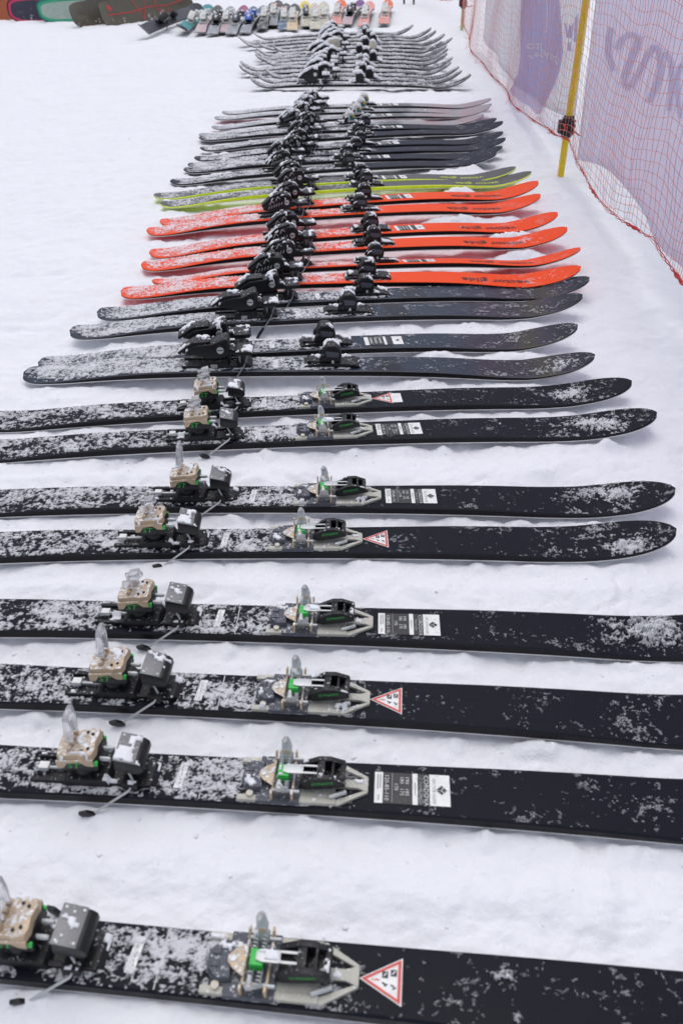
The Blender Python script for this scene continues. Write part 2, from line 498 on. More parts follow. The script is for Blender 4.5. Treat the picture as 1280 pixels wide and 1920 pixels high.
        F = F[(o[F].sum(1) >= 3)]
        if len(F) == 0: return None
        V = np.stack([X.ravel(), Y.ravel(), Z.ravel()], 1)
        used = np.unique(F); re_ = np.zeros(len(V), int); re_[used] = np.arange(len(used))
        return np_mesh('powder_snow', V[used], re_[F], 'snow_powder', cover=np.clip(e.ravel()[used]/0.58, -0.1, 1.4))

# ------------------------------------------------------------------ ski table, measured on the photograph
# key: (x1,v1, x2,v2) two pixels on the centre line of the top face; pixel x of toe, tail and tip
SK = []
def S(kind, line, toe, tail, tip, **kw):
    SK.append(dict(kind=kind, line=line, toe=toe, tail=tail, tip=tip, **kw))
S('B', (360,1807, 800,1850), 478, None, None)
S('B', (0,1442, 1280,1510), 528, None, None)
S('B', (0,1282, 1280,1343), 547, None, None)
S('B', (0,1153, 1280,1188), 566, None, None)
S('B', (240,1018, 800,1013), 561, None, 1268)
S('B', (240,934, 800,933), 604, None, 1266)
S('B', (0,836, 800,805), 600, None, 1231)
S('B', (240,771, 800,746), 604, None, 1184)
S('G', (100,689, 800,683), 617, 45, 1113)
S('G', (200,665, 800,637), 606, 72, 1081)
S('G', (200,608, 800,580), 648, 131, 1090)
S('G', (250,574, 800,548), 680, 182, 1103)
S('O', (300,532, 800,519), 685, 227, 1086)
S('O', (330,513, 800,491), 701, 285, 1088)
S('O', (300,483, 800,453), 696, 265, 1061)
S('O', (300,461, 800,426), 691, 280, 1043)
S('O', (300,420, 800,388), 671, 275, 1011)
S('O', (330,403, 800,366), 679, 300, 1007)
S('Y', (340,370, 800,341), 683, 300, 995)
S('Y', (330,355, 800,329), 674, 288, 966)
S('N', (340,333, 740,307), 650, 319, 930)
S('N', (370,311, 740,293), 649, 344, 941)
S('N', (380,302, 740,280), 665, 352, 947)
S('N', (380,290, 740,268), 672, 364, 942)
S('N', (400,271, 740,249), 672, 375, 942)
S('N', (400,252, 740,238), 682, 373, 930)
S('S', (400,245, 740,229), 653, 373, 906)
S('S', (420,231, 740,215), 666, 397, 917)
S('S', (420,214, 740,206), 674, 402, 921)
S('S', (440,204, 740,196), 680, 416, 920)
_fl = [(474,774),(446,808),(452,817),(482,833),(508,847),(481,828),(478,837),(479,839),(491,838),(451,848),(449,845),(497,860),(481,865),(470,882)]
_fv = list(zip([68,75,81,87,93,100,106,112,118,126,134,141,149,158], [60,67,73,80,87,94,101,108,116,124,133,141,149,157]))
for i in range(13, -1, -1):
    S('F', (530,_fv[i][0], 750,_fv[i][1]), random.choice([683,690,672,678,697]), _fl[i][0], _fl[i][1])
LIFT = dict(B=0.017, G=0.034, O=0.046, Y=0.042, N=0.030, S=0.036, F=0.030)
def solve_x(P, d, px, z, lo=-2.5, hi=2.5):
    for _ in range(50):
        m_ = (lo+hi)/2
        q = P + d*m_
        if proj(Vector((q.x, q.y, z)))[0] < px: lo = m_
        else: hi = m_
    return (lo+hi)/2
for k in SK:
    z = LIFT[k['kind']] + 0.012
    x1, v1, x2, v2 = k['line']
    P1, P2 = at(x1, v1, z), at(x2, v2, z)
    d = (P2-P1); d.z = 0; d.normalize()
    t = solve_x(P1, d, k['toe'], z)
    P = P1 + d*t; P.z = 0
    k['P'], k['ang'], k['d'] = P, math.atan2(d.y, d.x), d
    k['Lf'] = solve_x(P, d, k['tip'], 0.06) if k['tip'] else 0.92
    k['Lt'] = -solve_x(P, d, k['tail'], 0.03) if k['tail'] else 0.93
    kd = k['kind']
    dims = dict(B=(0.112, 0.088, 0.124), G=(0.112, 0.092, 0.124), O=(0.115, 0.096, 0.128), Y=(0.105, 0.085, 0.118),
                N=(0.108, 0.088, 0.12), S=(0.10, 0.08, 0.112), F=(0.105, 0.085, 0.115))[kd]
    k['ski'] = Ski(k['Lt'], k['Lf'], *dims, lift=LIFT[kd], tip=dict(B=0.044, G=0.056, O=0.060, F=0.085).get(kd, 0.052),
                   tail=dict(F=0.07).get(kd, 0.014), th=0.019 if kd in 'BGO' else 0.017, tiprock=0.26 if kd == 'F' else 0.34,
                   buried=0.006)
    k['ground'] = True

# far row of skis that lie lengthwise: tail pixel, tip x, colours
ER = [  # tail x, tail v, tip x, top, tip colour, accent
    (373,57,410,'rose','dark','white_plastic'), (396,60,434,'grey','grey','black_plastic'), (413,57,459,'rose','magenta','white_plastic'),
    (431,60,477,'grey','slateblue','grey_plastic'), (457,58,495,'grey','blue','blue_plastic'), (490,50,512,'charcoal','charcoal','white_plastic'),
    (510,44,522,'grey','dark','orange_plastic'), (531,52,537,'slateblue','charcoal','orange_plastic'), (547,53,553,'beige','dark','white_plastic'),
    (574,46,572,'cream','yellow','grey_plastic'), (591,51,590,'cream','cream','orange_plastic'), (607,47,607,'cream','cream','white_plastic'),
    (629,42,640,'pink','orange','orange_plastic'), (648,42,676,'rose','purple','black_plastic'), (680,46,693,'pink','pink','white_plastic'),
    (719,41,727,'pink','orange','orange_plastic')]
# ------------------------------------------------------------------ snow ground: one sheet to the horizon
print('ground')
def make_ground():
    ys = [0.25]
    while ys[-1] < 14:
        y = ys[-1]; ys.append(y + 0.0034*(1+max(0, y-0.5)*1.0))
    st = ys[-1]-ys[-2]
    while ys[-1] < 900:
        st *= 1.25; ys.append(ys[-1]+st)
    pre = [0.25]; st = 0.01
    while pre[-1] > -40:
        pre.append(pre[-1]-st); st *= 1.4
    ys = np.array(pre[:0:-1] + ys)
    nu = 420
    u = np.linspace(-1, 1, nu)
    ext = np.array([1.03, 1.1, 1.25, 1.6, 2.4, 4, 8, 20, 60, 200])
    u = np.concatenate([-ext[::-1], u, ext])
    half = np.clip(0.98 + 0.36*np.clip(ys, 0, None), 0.98, 8)
    X = u[None, :]*half[:, None]
    Y = ys[:, None]*np.ones((1, len(u)))
    far = np.clip(1-(np.abs(X)+np.abs(Y)-14)/20, 0, 1)
    z = 0.012*fbm(X*1.3, Y*1.3, 3, 3) + 0.008*fbm(X*5+0.7*fbm(X*3, Y*3, 2, 8), Y*5, 3, 11)*far + 0.0036*fbm(X*24, Y*24, 5, 23, 0.66)*far
    sc = fbm(X*1.9+0.5*fbm(X*4, Y*4, 2, 71), Y*1.9, 2, 63)
    z = z - 0.006*np.exp(-(sc/0.05)**2)*sstep(-0.1, 0.35, fbm(X*0.9, Y*0.9, 2, 67))*far
    base = z.copy()
    # level of snow beside each ski and hollow under it
    under = np.full(z.shape, 9.0); prox = np.full(z.shape, 9.0)
    drift = np.full(z.shape, -9.0)
    for i, k in enumerate(SK):
        s, P, d = k['ski'], k['P'], k['d']
        dx, dy = X-P.x, Y-P.y
        lx = dx*d.x + dy*d.y; ly = -dx*d.y + dy*d.x
        m = (lx > -s.Lt-0.75) & (lx < s.Lf+0.75) & (np.abs(ly) < 0.75)
        if not m.any(): continue
        xx, yy = lx[m], ly[m]
        xc = np.clip(xx, -s.Lt+0.001, s.Lf-0.001)
        hw = s.hw(xc)
        dd = np.hypot(np.maximum(np.abs(yy)-hw, 0), xx-xc) - 0*xx
        zb = s.zb(xc)
        lim = zb - 0.004 - 0.004*np.clip(fbm(xx*8, yy*8, 2, i), -1, 1)
        p = prox[m]; up = under[m]
        closer = dd < p
        prox[m] = np.where(closer, dd, p); under[m] = np.where(closer, lim, up)
        # drifts that bank up against the near edge where the ski lies low
        kd = k['kind']
        de = -yy-hw
        al = fbm(xx*2.4+i*3.1, xx*0+i*1.7, 2, 91)
        bias = -0.50 + (0.58 if kd == 'O' else 0.42 if kd in 'GNYS' else 0.25)*sstep(0.10, 0.45, xx) + 0.35*sstep(-s.Lt+0.40, -s.Lt+0.20, xx)
        amp = sstep(0.0, 0.7, al+bias)*np.clip(1-(zb-0.026)/0.030, 0, 1)*sstep(0.06, 0.16, s.Lf-xx)*sstep(0.0, 0.06, xx+s.Lt)
        rag = fbm(xx*38+i, yy*38, 3, 5)
        hgt = zb + s.thk(xc)*0.75 + 0.002 + 0.004*rag - base[m]
        fall = np.exp(-(np.maximum(de, 0)/(0.050+0.015*rag))**2)
        ok = (amp > 0.01) & (np.abs(yy) < 0.25) & (de > -0.006*np.clip(0.3+rag, 0, 1)*amp) & (de < 0.16)
        drift[m] = np.maximum(drift[m], np.where(ok, base[m]+hgt*amp*fall, -9))
        # broken, crumbly lip of snow where the ski has pressed in
        a2 = np.clip(0.35+0.9*fbm(xx*9+i*2.3, xx*0+i, 3, 133), 0, 1)*np.clip(1-(zb-0.016)/0.016, 0, 1)*sstep(0.03, 0.12, s.Lf-xx)
        h2 = zb + 0.003 + 0.0035*fbm(xx*55+i, yy*55, 3, 15) - base[m]
        f2 = np.exp(-(np.maximum(de-0.004, 0)/(0.022+0.010*rag))**2)
        ok2 = (de > 0.001) & (de < 0.10) & (np.abs(yy) < 0.25) & (a2 > 0.02)
        drift[m] = np.maximum(drift[m], np.where(ok2, base[m]+h2*a2*f2, -9))
    lvl = base + 0.013*sstep(0.03, 0.10, prox)*np.clip(1-(prox-0.3)/0.4, 0, 1)*(0.7+0.5*fbm(X*7, Y*7, 2, 41))
    t = sstep(0.0, 0.055, prox)
    z = np.where(prox < 1, np.minimum(lvl, under)*(1-t) + lvl*t, base)
    z = np.maximum(z, drift)
    # a shallow bank under the far row
    z = z + 0.05*np.exp(-((Y-9.3)/1.3)**2)*sstep(-2.9, -2.2, X)*0
    V = np.stack([X.ravel(), Y.ravel(), z.ravel()], 1)
    ny, nx = X.shape
    idx = np.arange(nx*ny).reshape(ny, nx)
    F = np.stack([idx[:-1,:-1].ravel(), idx[:-1,1:].ravel(), idx[1:,1:].ravel(), idx[1:,:-1].ravel()], 1)
    me = np_mesh('snow_ground', V, F, 'snow_ground')
    o = link('snow_ground', me)
    o['kind'] = 'structure'
    return o, BVHTree.FromPolygons(V.tolist(), F.tolist())
ground, GBVH = make_ground()
def gz(x, y):
    h = GBVH.ray_cast(Vector((x, y, 3)), Vector((0, 0, -1)))
    return h[0].z if h[0] else 0.0

# ------------------------------------------------------------------ bindings (origin = toe jaws, x to the tip, y to the far side)
def flip(poly): return [(p[0], -p[1]) for p in poly]
def binding_A():
    """touring binding: beige toe plate with pincers and black lever; bronze heel tower with clear lifter and brake"""
    P = []   # (name, mesh, parent name or None)
    # ---- toe: plate with two triangular windows in the nose
    m = MB()
    for s in (1, -1):
        f = (lambda p: p) if s > 0 else flip
        m.prism(f([(-0.066, 0.030), (0.088, 0.030), (0.088, 0.040), (-0.066, 0.040)]), 0.0, 0.008, 'xy')
        m.prism(f([(0.088, 0.0305), (0.132, 0.0115), (0.138, 0.0145), (0.0925, 0.040), (0.088, 0.040)]), 0.0, 0.006, 'xy')
        m.prism(f([(0.084, -0.001), (0.138, -0.001), (0.138, 0.0145), (0.132, 0.0118), (0.121, 0.0075), (0.084, 0.0075)]), 0.0, 0.0065, 'xy')
        m.prism(f([(0.080, 0.0), (0.087, 0.0), (0.087, 0.031), (0.080, 0.031)]), 0.0, 0.0068, 'xy')
    m.box(0.02, 0.082, -0.029, 0.029, 0, 0.005)
    P.append(('toe_plate', m.mesh('toe_plate', 'beige_plate', 0.0012), None))
    m = MB()
    m.prism([(-0.062, -0.010), (-0.054, -0.022), (-0.036, -0.030), (-0.036, -0.0425), (0.032, -0.0425), (0.032, 0.0425), (-0.036, 0.0425), (-0.036, 0.030), (-0.054, 0.022), (-0.062, 0.010)], 0.0, 0.0095, 'xy')
    m.prism([(-0.060, -0.013), (-0.046, -0.028), (-0.026, -0.026), (-0.030, 0.0), (-0.026, 0.026), (-0.046, 0.028), (-0.060, 0.013)], 0.009, 0.0195, 'xy', taper=0.9)
    m.box(-0.056, -0.044, -0.012, -0.004, 0.019, 0.022); m.box(-0.056, -0.044, 0.004, 0.012, 0.019, 0.022)
    P.append(('toe_mount', m.mesh('toe_mount', 'grey_plastic', 0.002), 'toe_plate'))
    # bronze cradle
    m = MB()
    for x in (-0.011, 0.021):
        m.prism([(-0.040, 0.008), (0.040, 0.008), (0.043, 0.030), (0.036, 0.031), (0.028, 0.018), (-0.028, 0.018), (-0.036, 0.031), (-0.043, 0.030)], x-0.0018, x+0.0018, 'yz')
    m.prism([(-0.034, -0.004), (-0.026, -0.013), (-0.011, -0.022), (-0.009, 0.022), (-0.026, 0.013), (-0.034, 0.004)], 0.0196, 0.0222, 'xy')
    P.append(('cradle', m.mesh('cradle', 'bronze', 0.0008), 'toe_plate'))
    for y in (-0.031, 0.031):
        m = MB().tube([(-0.046, y, 0.009), (-0.046, y, 0.0135)], 0.0055, 12)
        P.append(('screw', m.mesh('screw', 'cream_cover', 0.0006), 'toe_plate'))
    m = MB().tube([(-0.027, 0, 0.022), (-0.027, 0, 0.0236)], 0.0050, 12)
    P.append(('screw', m.mesh('screw', 'steel', 0.0006), 'toe_plate'))
    m = MB().box(-0.004, 0.014, -0.012, 0.010, 0.016, 0.034)
    P.append(('trigger', m.mesh('trigger', 'green_accent', 0.002), 'toe_plate'))
    for x in (-0.001, 0.011):
        for y0, y1 in ((-0.034, -0.014), (0.014, 0.034)):
            m = MB()
            pts = [(x+0.0032*math.cos(a), y0+(y1-y0)*a/(8*math.pi), 0.025+0.0032*math.sin(a)) for a in np.linspace(0, 8*math.pi, 40)]
            m.tube(pts, 0.0011, 5)
            P.append(('spring', m.mesh('spring', 'steel'), 'toe_plate'))
    for s in (-1, 1):
        m = MB()
        a = R(30)*s
        M = Matrix.Translation((0.005, 0.030*s, 0.020)) @ Matrix.Rotation(-a, 4, 'X')
        m.prism([(-0.011, -0.002), (0.012, -0.002), (0.0115, 0.012), (0.0085, 0.014), (0.009, 0.022), (0.005, 0.033), (0.001, 0.038), (-0.004, 0.038), (-0.008, 0.032), (-0.0075, 0.016), (-0.0105, 0.012)], -0.0022, 0.0022, 'xz', M=M)
        m.box(-0.006, 0.007, -0.0034, 0.0034, 0.010, 0.017, 1, M=M)
        m.tube([M @ Vector((-0.002, -0.006*s, 0.032)), M @ Vector((-0.002, 0.004*s, 0.032))], 0.0046, 10, 1)
        m.tube([M @ Vector((-0.002, -0.013*s, 0.032)), M @ Vector((-0.002, -0.005*s, 0.032))], [0.0022, 0.0042], 8)
        m.tube([M @ Vector((-0.0145, 0, 0.001)), M @ Vector((0.0275, 0, 0.001))], 0.0026, 8)
        P.append(('jaw', m.mesh('jaw', ['steel', 'bronze'], 0.0008), 'toe_plate'))
    # lever: black frame with windows, nose up
    m = MB()
    M = Matrix.Translation((0.030, 0, 0.012)) @ Matrix.Rotation(R(-9), 4, 'Y')
    prof = [(0.0, 0.004), (0.006, 0.017), (0.034, 0.026), (0.052, 0.024), (0.074, 0.012), (0.074, 0.002), (0.050, 0.0), (0.012, 0.0)]
    for y0, y1 in ((-0.022, -0.013), (0.013, 0.022)): m.prism(prof, y0, y1, 'xz', M=M)
    m.box(0.032, 0.044, -0.0135, 0.0135, 0.016, 0.0245, M=M); m.box(0.066, 0.0735, -0.0135, 0.0135, 0.003, 0.0135, M=M)
    m.box(0.004, 0.072, -0.0135, 0.0135, 0.001, 0.004, M=M); m.box(0.054, 0.058, -0.0135, 0.0135, 0.010, 0.020, M=M)
    P.append(('lever', m.mesh('lever', 'black_plastic', 0.0016), 'toe_plate'))
    m = MB()
    m.prism([(0.004, -0.006), (0.012, -0.0085), (0.036, -0.0085), (0.036, 0.0085), (0.012, 0.0085), (0.004, 0.006)], 0.0345, 0.0372, 'xy')
    for y0, y1 in ((-0.0085, -0.0048), (0.0048, 0.0085)): m.box(0.0355, 0.064, y0, y1, 0.0352, 0.0378)
    m.box(0.0575, 0.064, -0.005, 0.005, 0.0352, 0.0378)
    P.append(('link_bar', m.mesh('link_bar', 'steel', 0.0008), 'toe_plate'))
    tv, tf = text2d('DYNAFIT', 0.0085)
    m = MB().add([M @ Vector((0.040+x*1.0, -0.0225, 0.0135+y)) for x, y in tv], tf)
    P.append(('lettering', m.mesh('lettering', 'green_accent'), 'toe_plate'))
    m = MB().tube([(0.078, -0.030, 0.010), (0.104, -0.020, 0.012)], 0.004, 8)
    P.append(('crampon_slot', m.mesh('crampon_slot', 'steel', 0.0005), 'toe_plate'))
    # ---- heel
    m = MB()
    for y in (-0.030, 0.021): m.box(-0.405, -0.195, y, y+0.009, 0, 0.011)
    m.box(-0.385, -0.215, -0.021, 0.021, 0, 0.006)
    m.prism([(-0.352, 0), (-0.260, 0), (-0.270, 0.020), (-0.340, 0.020)], -0.033, 0.033, 'xz')
    m.prism([(-0.225, 0.0), (-0.180, 0.0), (-0.195, 0.011), (-0.225, 0.014)], -0.026, 0.026, 'xz')
    P.append(('heel_track', m.mesh('heel_track', 'black_plastic', 0.0018), None))
    m = MB().tube([(-0.418, -0.004, 0.012), (-0.340, -0.004, 0.012)], 0.0034, 10)
    P.append(('adjusting_screw', m.mesh('adjusting_screw', 'steel', 0.0004), 'heel_track'))
    m = MB().box(-0.410, -0.390, -0.012, 0.004, 0.011, 0.019)
    P.append(('screw_tag', m.mesh('screw_tag', 'sticker_white', 0.0008), 'heel_track'))
    m = MB()
    m.tube([(-0.312, 0, 0.018), (-0.312, 0, 0.040)], [0.030, 0.026], 20)
    m.prism([(-0.352, 0.036), (-0.276, 0.036), (-0.272, 0.046), (-0.276, 0.064), (-0.346, 0.060), (-0.356, 0.050)], -0.031, 0.031, 'xz')
    P.append(('heel_housing', m.mesh('heel_housing', 'black_plastic_clean', 0.004), 'heel_track'))
    m = MB()
    M = Matrix.Translation((-0.314, 0, 0.062)) @ Matrix.Rotation(R(-5), 4, 'Y')
    m.prism([(-0.044, -0.022), (-0.036, -0.034), (0.004, -0.033), (0.016, -0.037), (0.036, -0.033), (0.040, -0.020), (0.036, 0.0), (0.040, 0.020), (0.036, 0.033), (0.016, 0.037), (0.004, 0.033), (-0.036, 0.034), (-0.044, 0.022)], 0.0, 0.013, 'xy', taper=0.93, M=M)
    m.box(-0.040, -0.028, -0.026, 0.026, -0.014, 0.002, M=M)
    for s in (-1, 1):      # skirts that hang over the housing, arched in the middle
        m.prism([(-0.041, -0.013), (-0.028, -0.013), (-0.018, -0.002), (0.008, -0.001), (0.020, -0.010), (0.034, -0.012), (0.036, 0.004), (-0.041, 0.004)], 0.0315*s, 0.0365*s, 'xz', M=M)
    P.append(('top_plate', m.mesh('top_plate', 'bronze', 0.0022), 'heel_track'))
    for x, y in ((0.024, -0.017), (0.024, 0.017), (0.012, -0.022), (0.012, 0.022)):
        m = MB().tube([M @ Vector((x, y, 0.012)), M @ Vector((x, y, 0.0150))], 0.0032, 10)
        P.append(('screw', m.mesh('screw', 'black_plastic_clean', 0.0005), 'heel_track'))
    for y in (-0.020, -0.006, 0.006, 0.020):
        m = MB().tube([M @ Vector((-0.012, y-0.004, 0.017)), M @ Vector((-0.012, y+0.004, 0.017))], 0.0052, 10)
        P.append(('hinge', m.mesh('hinge', 'bronze', 0.0008), 'heel_track'))
    for s in (-1, 1):
        m = MB().prism([(-0.2825, 0.051), (-0.2730, 0.051), (-0.2720, 0.060), (-0.2785, 0.061)], 0.027*s, 0.0325*s, 'xz')
        P.append(('accent', m.mesh('accent', 'green_accent', 0.001), 'heel_track'))
    tv, tf = text2d('ST', 0.020)
    m = MB().add([(-0.322+x*1.25+y*0.25, -0.0314, 0.0485+y*0.85) for x, y in tv], tf)
    P.append(('lettering', m.mesh('lettering', 'green_accent'), 'heel_track'))
    for y in (-0.0125, 0.0125):
        m = MB().tube([(-0.280, y, 0.050), (-0.258, y, 0.050), (-0.252, y, 0.050)], [0.0042, 0.0042, 0.003], 10)
        P.append(('pin', m.mesh('pin', 'steel', 0.0004), 'heel_track'))
    # brake pad
    m = MB()
    Mp = Matrix.Translation((-0.232, 0, 0.052)) @ Matrix.Rotation(R(10), 4, 'Y')
    m.prism([(-0.028, -0.014), (0.020, -0.014), (0.030, -0.004), (0.027, 0.006), (0.018, 0.0115), (-0.030, 0.0115)], -0.033, 0.033, 'xz', M=Mp)
    P.append(('brake_pad', m.mesh('brake_pad', 'black_plastic_clean', 0.0025), 'heel_track'))
    m = MB().box(-0.031, 0.012, -0.0335, 0.0335, 0.0118, 0.0138, M=Mp)
    P.append(('pad_plate', m.mesh('pad_plate', 'brushed_plate', 0.0008), 'heel_track'))
    for x in (-0.024, 0.006):
        for y in (-0.027, 0.027):
            m = MB().tube([Mp @ Vector((x, y, 0.0136)), Mp @ Vector((x, y, 0.0146))], 0.0024, 8)
            P.append(('rivet', m.mesh('rivet', 'steel'), 'heel_track'))
    for s in (-1, 1):
        m = MB()
        m.tube([Mp @ Vector((0.0, 0.020*s, -0.012)), (-0.222, 0.030*s, 0.018), (-0.228, 0.044*s, 0.012), (-0.286, 0.066*s, -0.020)], 0.0021, 8)
        m.box(-0.240, -0.214, min(0.018*s, 0.040*s), max(0.018*s, 0.040*s), 0.010, 0.022, 1)
        P.append(('brake_arm', m.mesh('brake_arm', ['steel', 'black_plastic'], 0), 'heel_track'))
        m = MB()
        Mb = Matrix.Translation((-0.292, 0.067*s, -0.023)) @ Matrix.Rotation(R(25), 4, 'Y') @ Matrix.Rotation(R(-14*s), 4, 'Z')
        m.prism([(-0.022, -0.002), (-0.014, -0.007), (0.004, -0.005), (0.010, 0.0), (0.004, 0.004), (-0.010, 0.006)], -0.0035, 0.0035, 'xz', M=Mb)
        P.append(('brake_tip', m.mesh('brake_tip', 'black_plastic_clean', 0.0015), 'heel_track'))
    return P
def lifter(kind):
    M = Matrix.Translation((-0.326, 0, 0.079))
    m = MB()
    if kind == 0:      # raised pair of clear bails
        Mt = M @ Matrix.Rotation(R(8), 4, 'Y')
        for y in (-0.014, 0.014):
            m.prism([(-0.010, 0), (0.008, 0), (0.006, 0.034), (0.001, 0.052), (-0.008, 0.050)], y-0.003, y+0.003, 'xz', M=Mt)
        m.prism([(-0.008, 0.040), (0.004, 0.040), (0.001, 0.054), (-0.008, 0.052)], -0.0125, 0.0125, 'xz', M=Mt)
        m.box(-0.006, 0.001, -0.012, 0.012, 0.004, 0.012, M=Mt)
    else:              # folded flat
        Mt = M @ Matrix.Rotation(R(80), 4, 'Y') @ Matrix.Translation((-0.004, 0, -0.012))
        for y in (-0.014, 0.014):
            m.prism([(-0.010, 0), (0.006, 0), (0.006, 0.030), (0.001, 0.042), (-0.008, 0.040)], y-0.004, y+0.004, 'xz', M=Mt)
        m.box(-0.018, -0.006, -0.0125, 0.0125, 0.016, 0.040, M=Mt)
    return m.mesh('heel_lifter', 'clear_plastic', 0.0022)

def binding_B(hatch=True, toe_mats=None, chrome=False):
    """alpine binding: low toe with round head, wedge-shaped heel with release dial, brake pad on wires"""
    P = []
    m = MB()
    m.prism([(-0.088, 0.0), (-0.080, 0.010), (-0.030, 0.017), (0.040, 0.017), (0.085, 0.013), (0.103, 0.004), (0.100, 0.0)], -0.034, 0.034, 'xz')
    m.prism([(-0.085, 0.006), (-0.050, 0.018), (-0.012, 0.028), (-0.012, 0.010)], -0.026, 0.026, 'xz')
    P.append(('toe_base', m.mesh('toe_base', 'black_plastic', 0.0035), None))
    m = MB()
    m.prism([(-0.024, 0.030), (-0.020, 0.062), (-0.008, 0.075), (0.018, 0.076), (0.036, 0.064), (0.042, 0.042), (0.036, 0.016), (-0.004, 0.014), (-0.016, 0.020)], -0.027, 0.027, 'xz')
    P.append(('toe_head', m.mesh('toe_head', toe_mats[0] if toe_mats else 'black_plastic', 0.007, seg=3), 'toe_base'))
    if toe_mats:
        m = MB().prism([(0.004, 0.030), (0.034, 0.030), (0.0365, 0.046), (0.030, 0.061), (0.004, 0.058)], -0.0288, 0.0288, 'xz')
        P.append(('side_panel', m.mesh('side_panel', toe_mats[1], 0.001), 'toe_base'))
        m = MB().prism([(0.020, 0.044), (0.0385, 0.044), (0.034, 0.060), (0.020, 0.060)], -0.0297, 0.0297, 'xz')
        P.append(('side_stripe', m.mesh('side_stripe', toe_mats[2], 0.0008), 'toe_base'))
    else:
        m = MB().prism([(-0.014, 0.038), (0.030, 0.036), (0.034, 0.050), (0.020, 0.054), (-0.012, 0.058)], -0.0283, 0.0283, 'xz')
        P.append(('side_panel', m.mesh('side_panel', 'grey_plastic', 0.0015), 'toe_base'))
    for s in (-1, 1):
        m = MB().prism([(-0.034, 0.026), (-0.014, 0.026), (-0.008, 0.046), (-0.016, 0.050), (-0.030, 0.040)], 0.016*s, 0.036*s, 'xz')
        P.append(('toe_wing', m.mesh('toe_wing', 'black_plastic', 0.003), 'toe_base'))
    m = MB().box(-0.074, -0.034, -0.022, 0.022, 0.0145, 0.0215)
    P.append(('glide_plate', m.mesh('glide_plate', 'black_plastic', 0.002), 'toe_base'))
    m = MB().tube([(0.012, -0.0345, 0.022), (0.012, 0.0345, 0.022)], 0.0046, 10)
    P.append(('screw', m.mesh('screw', 'steel', 0.0005), 'toe_base'))
    # heel
    m = MB()
    m.box(-0.445, -0.215, -0.034, -0.024, 0, 0.013); m.box(-0.445, -0.215, 0.024, 0.034, 0, 0.013)
    m.box(-0.430, -0.225, -0.024, 0.024, 0, 0.007)
    m.prism([(-0.375, 0), (-0.285, 0), (-0.292, 0.034), (-0.365, 0.030)], -0.036, 0.036, 'xz')
    m.prism([(-0.268, 0.0), (-0.205, 0.0), (-0.222, 0.016), (-0.240, 0.026), (-0.262, 0.020)], -0.031, 0.031, 'xz')
    P.append(('heel_track', m.mesh('heel_track', 'black_plastic', 0.0025), None))
    m = MB().box(-0.348, -0.326, -0.0375, -0.034, 0.006, 0.019)
    P.append(('scale_window', m.mesh('scale_window', 'hatch_grey', 0.0006), 'heel_track'))
    m = MB()
    if hatch: prof = [(-0.428, 0.036), (-0.415, 0.058), (-0.375, 0.086), (-0.330, 0.102), (-0.300, 0.100), (-0.284, 0.082), (-0.286, 0.050), (-0.305, 0.030), (-0.350, 0.022), (-0.395, 0.028)]
    else: prof = [(-0.440, 0.054), (-0.400, 0.080), (-0.340, 0.086), (-0.296, 0.104), (-0.284, 0.098), (-0.284, 0.056), (-0.300, 0.034), (-0.350, 0.028), (-0.380, 0.042)]
    m.prism(prof, -0.029, 0.029, 'xz')
    P.append(('heel_housing', m.mesh('heel_housing', 'black_plastic', 0.006, seg=3), 'heel_track'))
    m = MB()
    if hatch: m.prism([(-0.424, 0.046), (-0.372, 0.088), (-0.318, 0.105), (-0.322, 0.112), (-0.380, 0.097), (-0.432, 0.054)], -0.020, 0.020, 'xz')
    else: m.prism([(-0.452, 0.048), (-0.400, 0.081), (-0.345, 0.087), (-0.348, 0.094), (-0.405, 0.090), (-0.456, 0.056)], -0.024, 0.024, 'xz')
    P.append(('heel_lever', m.mesh('heel_lever', 'black_plastic', 0.003), 'heel_track'))
    for s in (-1, 1):
        m = MB().tube([(-0.312, 0.0275*s, 0.068), (-0.312, 0.0335*s, 0.068)], 0.0175, 20)
        m.tube([(-0.312, 0.0335*s, 0.068), (-0.312, 0.0350*s, 0.068)], 0.0125, 16)
        P.append(('dial_ring', m.mesh('dial_ring', 'black_plastic_clean', 0.0008), 'heel_track'))
        m = MB().tube([(-0.312, 0.0345*s, 0.068), (-0.312, 0.0362*s, 0.068)], 0.0118, 18)
        P.append(('release_dial', m.mesh('release_dial', 'steel', 0.0008), 'heel_track'))
        m = MB().box(-0.321, -0.303, 0.0360*s-0.0006, 0.0360*s+0.0008, 0.0667, 0.0693)
        P.append(('dial_slot', m.mesh('dial_slot', 'black_plastic_clean'), 'heel_track'))
    if hatch:
        for s in (-1, 1):
            for i in range(6):
                x = -0.402+i*0.0125; z0 = 0.040+i*0.0035
                m = MB().prism([(x, z0), (x+0.004, z0), (x+0.0085, z0+0.013), (x+0.0045, z0+0.013)], 0.0285*s, 0.0297*s, 'xz')
                P.append(('vent_slot', m.mesh('vent_slot', 'hatch_grey'), 'heel_track'))
            for x in (-0.385, -0.355):
                z0 = 0.066 + (x+0.385)*0.55
                m = MB().prism([(x-0.012, z0-0.006), (x-0.007, z0-0.007), (x+0.001, z0+0.008), (x+0.010, z0+0.001), (x+0.014, z0+0.002), (x+0.003, z0+0.013), (x-0.001, z0+0.014)], 0.0285*s, 0.0297*s, 'xz')
                P.append(('side_marking', m.mesh('side_marking', 'hatch_grey'), 'heel_track'))
    m = MB()
    m.prism([(-0.290, 0.046), (-0.262, 0.044), (-0.258, 0.056), (-0.272, 0.066), (-0.290, 0.066)], -0.024, 0.024, 'xz')
    P.append(('heel_cup', m.mesh('heel_cup', 'black_plastic', 0.003), 'heel_track'))
    m = MB()
